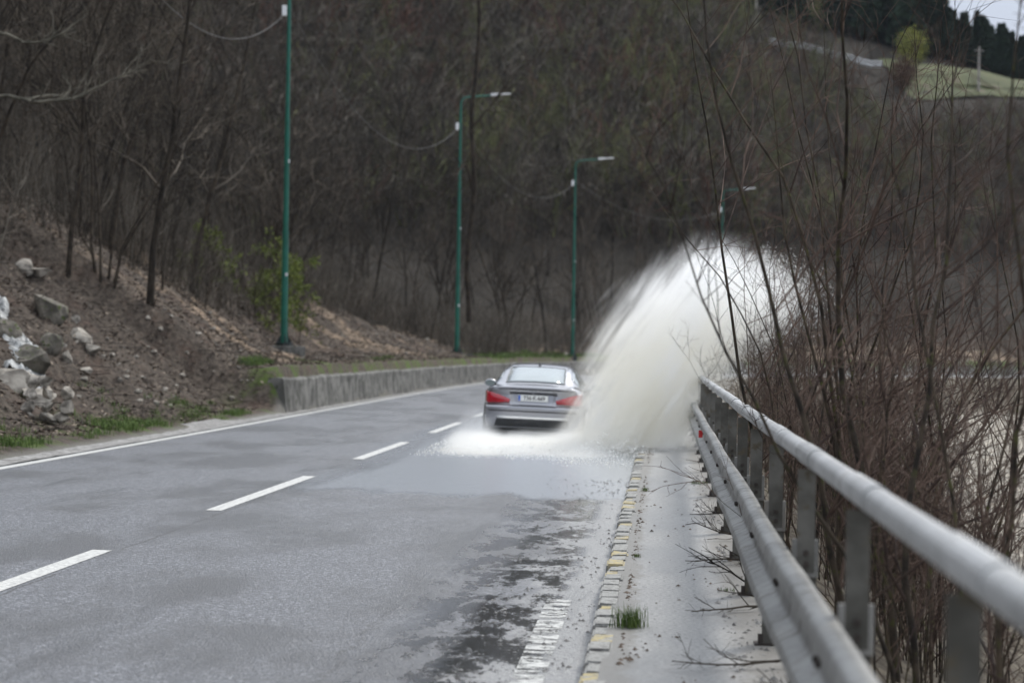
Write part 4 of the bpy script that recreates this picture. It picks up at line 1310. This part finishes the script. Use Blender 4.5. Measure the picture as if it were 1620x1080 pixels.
def lerp_tab(y, ys, vs): return float(np.interp(y, ys, vs))
YS =  [0.12, 0.30, 0.60, 1.00, 1.50, 2.30, 3.20, 3.70, 4.20, 4.48, 4.62]
HW =  [0.80, 0.845, 0.875, 0.885, 0.885, 0.885, 0.885, 0.88, 0.85, 0.75, 0.52]
ZT =  [1.025, 1.035, 1.045, 1.02, 0.97, 0.94, 0.95, 0.965, 0.87, 0.74, 0.62]
ZB =  [0.24, 0.21, 0.19, 0.18, 0.18, 0.18, 0.18, 0.18, 0.19, 0.22, 0.28]
BELT =[0.93, 0.95, 0.955, 0.945, 0.93, 0.92, 0.92, 0.91, 0.82, 0.68, 0.56]
def body_ring(y):
    hw, zt, zb, be = (lerp_tab(y, YS, t) for t in (HW, ZT, ZB, BELT))
    half = [(0, zt), (hw * .45, zt - .005), (hw * .78, zt - .02), (hw * .90, be + .02), (hw * .965, be - .04), (hw * .985, be - .12), (hw * .98, be - .19), (hw, be - .30), (hw, zb + .26), (hw * .985, zb + .12), (hw * .95, zb), (hw * .5, zb - .02), (0, zb - .02)]
    ring = half + [(-x, z) for x, z in half[-2:0:-1]]
    return ring
ys = np.concatenate([np.linspace(.12, 1.0, 10), np.linspace(1.15, 3.7, 14), np.linspace(3.85, 4.62, 9)])
V = [(x, y, z) for y in ys for (x, z) in body_ring(y)]
m_ = len(body_ring(1.0))
F = [list(f) for f in grid_faces(len(ys), m_, wrap=True)]
me = bpy.data.meshes.new('body')
me.from_pydata(V, [], F + [list(range(m_ * (len(ys) - 1), m_ * len(ys)))]); me.update()
me.polygons.foreach_set('use_smooth', [True] * len(me.polygons))
body = link_mesh('body', me, M['paint'], car)

# rear fascia: grid x-z with real relief
def fascia_w(z): return lerp_tab(z, [.24, .34, .50, .62, .75, .85, .93, 1.0, 1.025], [.76, .80, .815, .815, .80, .79, .775, .70, .60])
def fascia_y(x, z):
    t = abs(x) / fascia_w(z)
    y = 0.02 + 0.11 * t ** 4
    y += lerp_tab(z, [.24, .32, .42, .55, .62, .645, .66, .72, .85, .94, .985, 1.025], [.05, .02, .0, -.01, -.015, .0, .03, .045, .055, .045, .005, .06])
    # recess round the plate
    if .64 < z < .90:
        lim = 0.36 + (z - .64) * 0.25
        k = min(max((lim - abs(x)) / .05, 0), 1) * min((z - .64) / .03, 1) * min((.90 - z) / .02, 1)
        y += 0.035 * k
    return y
xs = np.linspace(-1, 1, 61); zs = np.concatenate([np.linspace(.24, .62, 14), np.linspace(.635, .92, 22), np.linspace(.935, 1.025, 8)])
V = [(x * fascia_w(z), fascia_y(x * fascia_w(z), z), z - 0.012 * abs(x) ** 3) for z in zs for x in xs]
me = np_mesh('rear_fascia', np.array(V), grid_faces(len(zs), len(xs)), smooth=True)
fas = link_mesh('rear_fascia', me, M['paint'], car)
def on_fascia(name, pts, mat, parent, off=0.012, n=10, thick=0.012):
    """a polygonal patch (x, z) laid on the fascia, given thickness; pts are quads corner lists: left-bottom, right-bottom, right-top, left-top"""
    V = []
    a, b, c, d = [Vector((p[0], p[1], 0)) for p in pts]
    for i in range(n + 1):
        for j in range(n + 1):
            u, v = i / n, j / n
            p = a.lerp(b, u).lerp(d.lerp(c, u), v)
            V.append((p.x, fascia_y(p.x, p.y) - off, p.y))
    o = link_mesh(name, np_mesh(name, np.array(V), grid_faces(n + 1, n + 1)[:, ::-1], smooth=True), mat, parent)
    sm = o.modifiers.new('t', 'SOLIDIFY'); sm.thickness = thick; sm.offset = -1
    return o
for sx in (-1, 1):
    # lamps: tall outside, pointed inwards; outline as in the photo
    V, Fq = [], []
    nx, nz = 22, 8
    for i in range(nx + 1):
        t = i / nx
        x = sx * (0.405 + t * (0.825 - 0.405))
        zt = 0.735 + (0.905 - 0.735) * t ** 0.75 ; zb_ = 0.715 - 0.035 * math.sin(t * 1.6)
        for j in range(nz + 1):
            z = zb_ + (zt - zb_) * j / nz
            wx = min(abs(x), 0.80)
            yy = fascia_y(sx * min(wx, fascia_w(z) * .995), z) - 0.014 * math.sin(math.pi * (0.1 + 0.8 * j / nz)) - 0.006
            if abs(x) > .775: yy += (abs(x) - .775) * 4.0
            V.append((x * (1 if t < 1 else 1.0), yy, z))
    fc = grid_faces(nx + 1, nz + 1)
    if sx > 0: fc = fc[:, ::-1]
    tl = link_mesh('tail_light', np_mesh('tail_light', np.array(V), fc, smooth=True), M['lamp_red'], car)
    sm = tl.modifiers.new('t', 'SOLIDIFY'); sm.thickness = 0.03; sm.offset = -1
    pts = [(sx * .56, .695), (sx * .77, .70), (sx * .77, .75), (sx * .56, .74)]
    if sx < 0: pts = [pts[1], pts[0], pts[3], pts[2]]
    on_fascia('lamp_lens', pts, M['lamp_clear'], tl, 0.028, 6, 0.006)
on_fascia('handle_strip', [(-.40, .862), (.40, .862), (.42, .885), (-.42, .885)], M['trim'], car, 0.012)
on_fascia('lower_grille', [(-.66, .26), (.66, .26), (.62, .40), (-.62, .40)], M['trim'], car, 0.008, 14)
on_fascia('bumper_strip', [(-.60, .415), (.60, .415), (.66, .45), (-.66, .45)], M['chrome'], car, 0.014, 14)
on_fascia('bumper_crease', [(-.76, .535), (.76, .535), (.78, .56), (-.78, .56)], M['trim'], fas, 0.004, 14, .004)
on_fascia('boot_gap', [(-.40, .640), (.40, .640), (.42, .647), (-.42, .647)], M['trim'], fas, 0.004, 14, .004)
on_fascia('lip_shade', [(-.60, .945), (.60, .945), (.62, .955), (-.62, .955)], M['trim'], fas, 0.003, 14, .004)
# number plate
pl = bmesh.new(); add_box(pl, (0, 0, 0), (0.52, 0.012, 0.112))
plate = bm_obj('number_plate', pl, M['plate'], car, bevel=0.004)
plate.location = (0, 0.072, 0.792)
pb_ = bmesh.new(); add_box(pb_, (-0.238, -0.0075, 0), (0.036, 0.003, 0.10)); bm_obj('plate_band', pb_, M['plate_blue'], plate)
cu = bpy.data.curves.new('plate_text', 'FONT'); cu.body = 'T56-K-669'; cu.size = 0.098; cu.align_x = 'CENTER'; cu.align_y = 'CENTER'; cu.extrude = 0.001; cu.offset = 0.0015
tmp = bpy.data.objects.new('tmp', cu); COL.objects.link(tmp)
bpy.context.view_layer.update()
tm = bpy.data.meshes.new_from_object(tmp.evaluated_get(bpy.context.evaluated_depsgraph_get()))
COL.objects.unlink(tmp); bpy.data.objects.remove(tmp)
tm.name = 'plate_lettering'
tm.materials.clear()
to = link_mesh('plate_lettering', tm, M['plate_ink'], plate)
to.location = (0.022, -0.0085, 0); to.rotation_euler = (R(90), 0, 0); to.scale = (0.88, 1, 1)
# round emblem with three-armed star
bm = bmesh.new()
n = 28
for i in range(n):
    a, b = i * 2 * math.pi / n, (i + 1) * 2 * math.pi / n
    add_cyl(bm, (.045 * math.cos(a), 0, .045 * math.sin(a)), (.045 * math.cos(b), 0, .045 * math.sin(b)), .006, .006, 6)
for q in range(3):
    a = R(90) + q * R(120)
    tip = bm.verts.new((.043 * math.cos(a), -.002, .043 * math.sin(a)))
    l_ = bm.verts.new((.011 * math.cos(a + R(60)), -.002, .011 * math.sin(a + R(60)))); r__ = bm.verts.new((.011 * math.cos(a - R(60)), -.002, .011 * math.sin(a - R(60))))
    c_ = bm.verts.new((0, -.012, 0)); bm.faces.new((tip, l_, c_)); bm.faces.new((tip, c_, r__))
em = bm_obj('emblem', bm, M['chrome'], car); em.location = (0, fascia_y(0, .92) - .012, 0.922)

# cabin
PY_ = [0.50, 0.85, 1.25, 1.60, 2.0, 2.4, 2.8, 3.15, 3.45, 3.72]
PZ_ = [1.045, 1.20, 1.335, 1.395, 1.425, 1.432, 1.405, 1.30, 1.13, 0.965]
PW_ = [0.60, 0.585, 0.565, 0.555, 0.555, 0.56, 0.565, 0.60, 0.66, 0.72]
BW_ = [0.70, 0.78, 0.815, 0.825, 0.83, 0.83, 0.83, 0.83, 0.81, 0.77]
BZ_ = [1.03, 0.98, 0.955, 0.95, 0.94, 0.935, 0.93, 0.93, 0.93, 0.93]
def cab_ring(y, off=0.0):
    z, w_, bw, bz = (float(np.interp(y, PY_, t)) for t in (PZ_, PW_, BW_, BZ_))
    zz = max(z, bz + 0.02)
    h = [(0, zz + off), (w_ * .5, zz - .006 + off), (w_ * .85, zz - .022 + off), (w_ + off * .6, zz - .05 + off * .6)]
    for t in (0.12, 0.3, 0.5, 0.7, 0.88, 1.0): h.append((w_ + (bw - w_) * (t ** 0.85) + off, zz - .05 + (bz - (zz - .05)) * t))
    return h
ys = np.linspace(.50, 3.72, 44)
def sym(h): return h[::-1] + [(-x, z) for x, z in h[1:]]
V = [(x, y, z) for y in ys for (x, z) in sym(cab_ring(y))]
mm = len(sym(cab_ring(1.0)))
cab = link_mesh('cabin', np_mesh('cabin', np.array(V), grid_faces(len(ys), mm), smooth=True), M['paint'], car)
def window(name, y0, y1, j0, j1, side=0, off=0.006, shrink=None):
    """glass patch over cabin ring indices j0..j1 (from the middle outwards)"""
    yy = np.linspace(y0, y1, 16); V = []
    for y in yy:
        h = cab_ring(y, off)
        if side == 0:
            row = [h[j] for j in range(j1, -1, -1)] + [(-h[j][0], h[j][1]) for j in range(1, j1 + 1)]
        else:
            row = [(side * h[j][0], h[j][1]) for j in range(j0, j1 + 1)]
        V += [(x, y, z) for x, z in row]
    m = len(row)
    o = link_mesh(name, np_mesh(name, np.array(V), grid_faces(len(yy), m), smooth=True), M['car_glass'], car)
    sm = o.modifiers.new('t', 'SOLIDIFY'); sm.thickness = 0.004; sm.offset = 0
    return o
def seal(parent, y0, y1): pass
rw = window('rear_window', 0.60, 1.40, 0, 2)
# dark surround of the rear window
bm = bmesh.new()
def edge_pt(y, j, sx, off=.004): h = cab_ring(y, off); return (sx * h[j][0] * 1.012, y, h[j][1] - .002)
for sx in (-1, 1):
    for y in np.linspace(.58, 1.40, 12): pass
    pp = [edge_pt(y, 2, sx) for y in np.linspace(.58, 1.41, 12)]
    for a, b in zip(pp[:-1], pp[1:]): add_cyl(bm, a, b, .009, .009, 5)
for y in (.585, 1.41):
    h = cab_ring(y, .004); pp = [(x, y, z) for x, z in sym(h[:3])]
    for a, b in zip(pp[:-1], pp[1:]): add_cyl(bm, a, b, .009, .009, 5)
bm_obj('window_seal', bm, M['trim'], rw)
window('windscreen', 2.88, 3.64, 0, 2)
for sx in (-1, 1):
    window('side_window', 0.95, 1.95, 4, 8, sx); window('side_window', 2.03, 3.15, 4, 8, sx)
    # mirrors
    bm = bmesh.new()
    bmesh.ops.create_uvsphere(bm, u_segments=14, v_segments=8, radius=0.5, matrix=Matrix.Translation((sx * 0.985, 2.98, 1.0)) @ Matrix.Rotation(-sx * .15, 4, 'Z') @ Matrix.Diagonal((.23, .13, .15, 1)))
    add_cyl(bm, (sx * .80, 3.0, .94), (sx * .92, 2.98, .97), .03, .025, 8)
    mi_ = bm_obj('door_mirror', bm, M['paint'], car, smooth=True)
    bm = bmesh.new(); bmesh.ops.create_cone(bm, cap_ends=True, segments=20, radius1=.5, radius2=.5, depth=.006, matrix=Matrix.Translation((sx * .985, 2.912, 1.0)) @ Matrix.Rotation(R(90), 4, 'X') @ Matrix.Diagonal((.19, .12, 1, 1)))
    bm_obj('mirror_glass', bm, M['car_glass'], mi_)
# roof seams and antenna
bm = bmesh.new()
for sx in (-1, 1):
    pp = [(sx * (np.interp(y, PY_, PW_) * .93), y, cab_ring(y)[2][1] - .004) for y in np.linspace(1.35, 2.9, 12)]
    for a, b in zip(pp[:-1], pp[1:]): add_cyl(bm, a, b, .006, .006, 5)
bm_obj('roof_seam', bm, M['trim'], cab)
bm = bmesh.new()
zr = cab_ring(1.62)[0][1]
vs = [bm.verts.new(p) for p in ((-.018, 1.52, zr - .01), (.018, 1.52, zr - .01), (.022, 1.72, zr + .01), (-.022, 1.72, zr + .01), (-.003, 1.54, zr + .055), (.003, 1.54, zr + .055))]
for q in ((0, 1, 5, 4), (1, 2, 5), (3, 0, 4), (2, 3, 4, 5), (0, 3, 2, 1)): bm.faces.new([vs[i] for i in q])
bm_obj('antenna', bm, M['trim'], car)
# wheels and arches
for y in (0.92, 3.72):
    for sx in (-1, 1):
        bm = bmesh.new()
        bmesh.ops.create_cone(bm, cap_ends=True, segments=36, radius1=.372, radius2=.372, depth=.01, matrix=Matrix.Translation((sx * .888, y, .335)) @ Matrix.Rotation(R(90), 4, 'Y'))
        bm_obj('wheel_arch', bm, M['trim'], body)
        bm = bmesh.new()
        add_cyl(bm, (-.11, 0, 0), (.11, 0, 0), .325, .325, 36)
        wh = bm_obj('wheel', bm, M['rubber'], car, bevel=0.02); wh.location = (sx * .79, y, .325)
        bm = bmesh.new(); add_cyl(bm, (sx * .112, 0, 0), (sx * .118, 0, 0), .07, .06, 16)
        for q in range(5):
            a = q * R(72)
            add_box(bm, (sx * .113, .13 * math.cos(a), .13 * math.sin(a)), (.02, .20, .05), Matrix.Rotation(a, 4, 'X'))
        for q in range(30):
            a, b = q * R(12), (q + 1) * R(12)
            add_cyl(bm, (sx * .11, .225 * math.cos(a), .225 * math.sin(a)), (sx * .11, .225 * math.cos(b), .225 * math.sin(b)), .018, .018, 5)
        bm_obj('rim', bm, M['rim'], wh)
bm = bmesh.new(); add_box(bm, (0, 2.3, .22), (1.5, 4.0, .10)); bm_obj('underbody', bm, M['trim'], car)

# ------------------------------------------------------------------ thrown water
def drops(name, P, size, Vd, g, mat, label, stretch=2.0):
    """one small stretched octahedron per drop"""
    n = len(P)
    sz = size * (0.45 + g.random(n) ** 2 * 1.6)
    t = unit(Vd + g.normal(0, .25, (n, 3)) * np.linalg.norm(Vd, axis=-1, keepdims=True))
    a = unit(np.cross(t, g.normal(0, 1, (n, 3)))); b = np.cross(t, a)
    k = (stretch * (0.5 + g.random(n)))[:, None]
    s_ = sz[:, None]
    V = np.stack([P + t * s_ * k, P - t * s_ * k, P + a * s_, P + (-.5 * a + .87 * b) * s_, P + (-.5 * a - .87 * b) * s_], 1).reshape(-1, 3)
    F = (np.array([[0, 2, 3], [0, 3, 4], [0, 4, 2], [1, 3, 2], [1, 4, 3], [1, 2, 4]])[None] + (np.arange(n) * 5)[:, None, None]).reshape(-1, 3)
    return tag(link_mesh(name, np_mesh(name, V, F), mat), label, kind='stuff')

def col_at(px, py, y):
    dx, dy, dz = ray(px, py); return np.array([dx * y, y, CAMH + dz * y])
g = np.random.default_rng(500)
# the big sheet: water leaves the front and rear right tyres and flies outwards and up over the rail.
def jets(n, origin_s, origin_d, g):
    s0 = origin_s[0] + (origin_s[1] - origin_s[0]) * g.random(n)
    P0 = rd(s0, origin_d[0] + (origin_d[1] - origin_d[0]) * g.random(n), 0.05)
    el = g.beta(2.2, 1.6, n)                      # 0 low .. 1 steep
    ang = R(20) + el * R(54)
    sp = 7.4 + 1.9 * el + g.normal(0, .55, n)
    out = sp * np.cos(ang)
    back = -(g.random(n) * 1.6) 
    T = (2 * sp * np.sin(ang) / 9.81)
    t = T * (g.random(n) ** 0.85) * 0.80
    drag = 1 - 0.10 * t
    x = P0[:, 0] + out * t * drag * 0.86
    y = P0[:, 1] + back * t * 3.0 + g.normal(0, .25, n)
    z = P0[:, 2] + sp * np.sin(ang) * t * drag - 4.905 * t * t
    sc = 0.05 + 0.16 * t
    P = np.stack([x, y, z], -1) + g.normal(0, 1, (n, 3)) * sc[:, None]
    Vd = np.stack([out, back, sp * np.sin(ang) - 9.81 * t], -1)
    keep = P[:, 2] > 0.03
    return P[keep], Vd[keep]

def cloud_hull(name, rows, mat, label, expand=0.25):
    """closed hull: rows of (z, x_left, x_right, y_mid, y_half)"""
    V = []; n = 20
    for (z, xl, xr, ym, yh) in rows:
        cx, hx = (xl + xr) / 2, (xr - xl) / 2 + expand
        for k in range(n):
            a = 2 * math.pi * k / n
            c, sn = math.cos(a), math.sin(a)
            V.append((cx + hx * math.copysign(abs(c) ** .7, c), ym + (yh + expand) * math.copysign(abs(sn) ** .7, sn), z))
    F = [list(f) for f in grid_faces(len(rows), n, wrap=True)[:, ::-1]]
    F = [list(f) for f in grid_faces(len(rows), n, wrap=True)]
    me = bpy.data.meshes.new(name)
    me.from_pydata(V, [], F + [list(range(n)), list(range((len(rows) - 1) * n, len(rows) * n))[::-1]])
    bm = bmesh.new(); bm.from_mesh(me); bmesh.ops.recalc_face_normals(bm, faces=bm.faces); bm.to_mesh(me); bm.free()
    return tag(link_mesh(name, me, mat), label, kind='stuff')

def curve_node(g, val, xs_, ys_):
    """piecewise smooth curve of val through (xs, ys)"""
    x0, x1, y0, y1 = xs_[0], xs_[-1], min(ys_) - .01, max(ys_) + .01
    t = g.n('ShaderNodeMapRange', i0=val, i1=x0, i2=x1, i3=0.0, i4=1.0).outputs[0]
    fc = g.n('ShaderNodeFloatCurve'); g.set(fc, 'Value', t)
    c = fc.mapping.curves[0]
    pts_ = [((x - x0) / (x1 - x0), (y - y0) / (y1 - y0)) for x, y in zip(xs_, ys_)]
    c.points[0].location = pts_[0]; c.points[1].location = pts_[-1]
    for p in pts_[1:-1]: c.points.new(*p)
    fc.mapping.update()
    return g.n('ShaderNodeMapRange', i0=fc.outputs[0], i1=0.0, i2=1.0, i3=y0, i4=y1).outputs[0]

# silhouette of the fan, height by height, at the distance where it stands
YF = 41.5
sil = [(705, 935, 1090), (650, 945, 1105), (600, 958, 1130), (550, 976, 1180), (510, 996, 1235), (470, 1022, 1265), (440, 1050, 1248), (415, 1080, 1215), (395, 1108, 1185), (380, 1130, 1168), (366, 1144, 1158)]
rows = []
for (py, xl, xr) in sil:
    a, b = col_at(xl, py, YF), col_at(xr, py, YF)
    z = max((a[2] + b[2]) / 2, 0.04)
    f = z / 3.8
    rows.append((z, a[0], b[0], YF + 0.6 - 0.6 * f, 3.1 - 1.7 * f))
g_ = NG('spray_mist')
o_ = g_.obj()
sp_ = g_.n('ShaderNodeSeparateXYZ', Vector=o_)
X_, Y_, Z_ = sp_.outputs
zs_ = [r[0] for r in rows]
xl_ = curve_node(g_, Z_, zs_, [r[1] for r in rows]); xr_ = curve_node(g_, Z_, zs_, [r[2] for r in rows])
wob = g_.n('ShaderNodeTexNoise', Vector=g_.mapv(o_, (1.0, 0.5, 0.8), rot=(0, R(35), 0)), Scale=1.3, Detail=5.0, Roughness=0.6)
st = g_.noise(g_.mapv(g_.mapv(o_, rot=(0, R(-33), 0)), (4.0, 1.6, 0.55)), 1.5, 7, 0.68)
wv = g_.math('ADD', g_.math('MULTIPLY', g_.math('SUBTRACT', wob.outputs[0], 0.5), 0.8), g_.math('MULTIPLY', g_.math('SUBTRACT', st, 0.5), 2.1))
dl = g_.math('ADD', g_.math('SUBTRACT', X_, xl_), wv)
dr = g_.math('ADD', g_.math('SUBTRACT', xr_, X_), wv)
fl = g_.ramp(dl, -0.50, 1.25)
fr = g_.ramp(dr, -0.25, g_.ramp(Z_, 0.6, 2.4, 0.9, 1.5))
yh = g_.math('SUBTRACT', 3.1, g_.math('MULTIPLY', Z_, 0.45))
fy = g_.ramp(g_.math('ADD', g_.math('DIVIDE', g_.math('ABSOLUTE', g_.math('SUBTRACT', Y_, YF + 0.3)), yh), g_.math('MULTIPLY', wv, -0.35)), 0.0, 1.0, 1, 0)
ft = g_.ramp(Z_, 3.1, 3.95, 1, 0.15)
den = g_.math('MULTIPLY', g_.math('MULTIPLY', fl, fr), g_.math('MULTIPLY', fy, ft))
# ragged strands
den = g_.math('MULTIPLY', den, g_.ramp(st, 0.40, 0.60, 0.14, 1.7))
den = g_.math('MULTIPLY', den, 3.1)
tint = g_.ramp(g_.noise(g_.mapv(o_, (0.8, 0.5, 0.45), rot=(0, R(35), 0)), 1.2, 3), 0.30, 0.52)
low = g_.ramp(Z_, 1.2, 3.2, 1, 0)
colr = g_.mix(g_.math('MULTIPLY', tint, low), (0.989, 0.991, 0.993), (0.983, 0.967, 0.905))
pv = g_.n('ShaderNodeVolumePrincipled', Color=colr, Density=den, Anisotropy=0.0)
g_.t.links.new(pv.outputs[0], g_.out.inputs['Volume'])
M['mist'] = g_.m
fan = cloud_hull('water_spray', rows, M['mist'], 'great white fan of dirty water thrown up over the guardrail beside the car', 0.8)

# drops flying at the ragged edges of the fan
def edge_drops(n, g, side):
    z = 0.05 + 3.35 * g.random(n) ** (0.8)
    xl = np.interp(z, zs_, [r[1] for r in rows]); xr = np.interp(z, zs_, [r[2] for r in rows])
    if side < 0: x = xl + np.abs(g.normal(0, .5, n)) + .05 + g.normal(0, .08, n)
    else: x = xr - g.random(n) ** 1.5 * 1.5 + .30 + g.normal(0, .2, n)
    y = YF + g.normal(0, 0.8, n)
    Vd = np.stack([0.5 + 0 * z, -0.15 + 0 * z, 0.9 - z * .3 + (0 if side < 0 else -.9)], -1)
    return np.stack([x, y, z + g.normal(0, .1, n)], -1), Vd
Pa, Va = edge_drops(300, g, -1); Pb, Vb = edge_drops(17000, g, 1)
drops('flying_drops', np.concatenate([Pa, Pb]), 0.0042, np.concatenate([Va, Vb]), g, M['spray'], 'single water drops flying at the edges of the white fan')

# mist and foam churned up behind the car
carx = car_p[0]
rows2 = [(0.03, carx - 1.75, carx + 1.5, 41.3, 3.7), (0.15, carx - 1.7, carx + 1.5, 41.6, 3.4), (0.3, carx - 1.3, carx + 1.35, 43.0, 2.4), (0.5, carx - 1.15, carx + 1.25, 44.2, 1.7), (0.7, carx - 1.05, carx + 1.15, 44.9, 1.2)]
g2 = NG('tyre_mist')
o_ = g2.obj(); X_, Y_, Z_ = g2.n('ShaderNodeSeparateXYZ', Vector=o_).outputs
n1 = g2.noise(o_, 1.4, 5, 0.6)
wv = g2.math('SUBTRACT', n1, 0.5)
hgt = curve_node(g2, Y_, [37.0, 38.0, 39.5, 41.0, 42.5, 44.0, 46.5], [0.02, 0.07, 0.13, 0.20, 0.33, 0.52, 0.60])
side = g2.math('ABSOLUTE', g2.math('SUBTRACT', X_, carx - 0.10))
hgt = g2.math('MULTIPLY', hgt, g2.math('MULTIPLY_ADD', g2.ramp(side, 0.35, 0.85), 0.55, 0.60))
fz = g2.ramp(g2.math('DIVIDE', Z_, g2.math('MULTIPLY', hgt, g2.math('MULTIPLY_ADD', wv, 2.0, 1.0))), 0.15, 1.1, 1, 0)
fx = g2.ramp(g2.math('ADD', side, wv), 0.75, 1.5, 1, 0)
fyy = g2.ramp(g2.math('ADD', Y_, wv), 37.3, 39.0)
den = g2.math('MULTIPLY', g2.math('MULTIPLY', fz, fx), fyy)
den = g2.math('MULTIPLY', den, g2.ramp(Z_, 0.06, 0.30, 5.5, 0.9))
cl = g2.mix(g2.ramp(Z_, 0.05, 0.35, 1, 0), (0.965, 0.970, 0.975), (0.975, 0.965, 0.93))
pv = g2.n('ShaderNodeVolumePrincipled', Color=cl, Density=den)
g2.t.links.new(pv.outputs[0], g2.out.inputs['Volume'])
cloud_hull('tyre_mist', rows2, g2.m, 'low white mist and foam churned up by the tyres behind the car', 0.15)

def low_cloud(n, s0, s1, d0, d1, hmax, g, pw=2.0):
    s_ = s0 + (s1 - s0) * g.random(n); d_ = d0 + (d1 - d0) * g.random(n)
    lump = 0.5 + 0.9 * vnoise(s_ * 0.8, d_ * 1.8, 91, 3)
    edge = np.clip(np.minimum(s_ - s0, s1 - s_) / (0.35 * (s1 - s0)), 0, 1) ** .7 * np.clip(np.minimum(d_ - d0, d1 - d_) / (0.3 * (d1 - d0)), 0, 1) ** .7
    keep = g.random(n) < edge * 1.3 * np.clip(lump + .2, 0, 1)
    s_, d_, lump, edge = s_[keep], d_[keep], lump[keep], edge[keep]
    h = hmax * np.clip(lump, .1, 2) * edge * g.random(len(s_)) ** pw
    P = rd(s_, d_); P[:, 2] += 0.01 + h
    return P
_, dcar = to_sd(car_p[0], 44.9)
Pa = low_cloud(20000, 37.0, 45.6, dcar - 1.5, dcar + 1.5, 0.22, g)
Pb = low_cloud(12000, 35.5, 46.0, -1.1, 1.3, 0.5, g)
Pl = np.concatenate([Pa, Pb])
drops('splashing_foam', Pl, 0.007, np.tile(np.array([[0.3, -1.0, 0.3]]), (len(Pl), 1)), g, M['spray'], 'broken white foam skipping over the wet road behind the car', 1.5)

# ------------------------------------------------------------------ thin damp air over the valley
hz = NG('haze_air')
pv = hz.n('ShaderNodeVolumePrincipled', Color=(0.72, 0.82, 0.97), Density=0.00006)
hz.t.links.new(pv.outputs[0], hz.out.inputs['Volume'])
bm = bmesh.new(); add_box(bm, (40, 200, 45), (700, 560, 110))
tag(bm_obj('haze', bm, hz.m), kind='stuff')
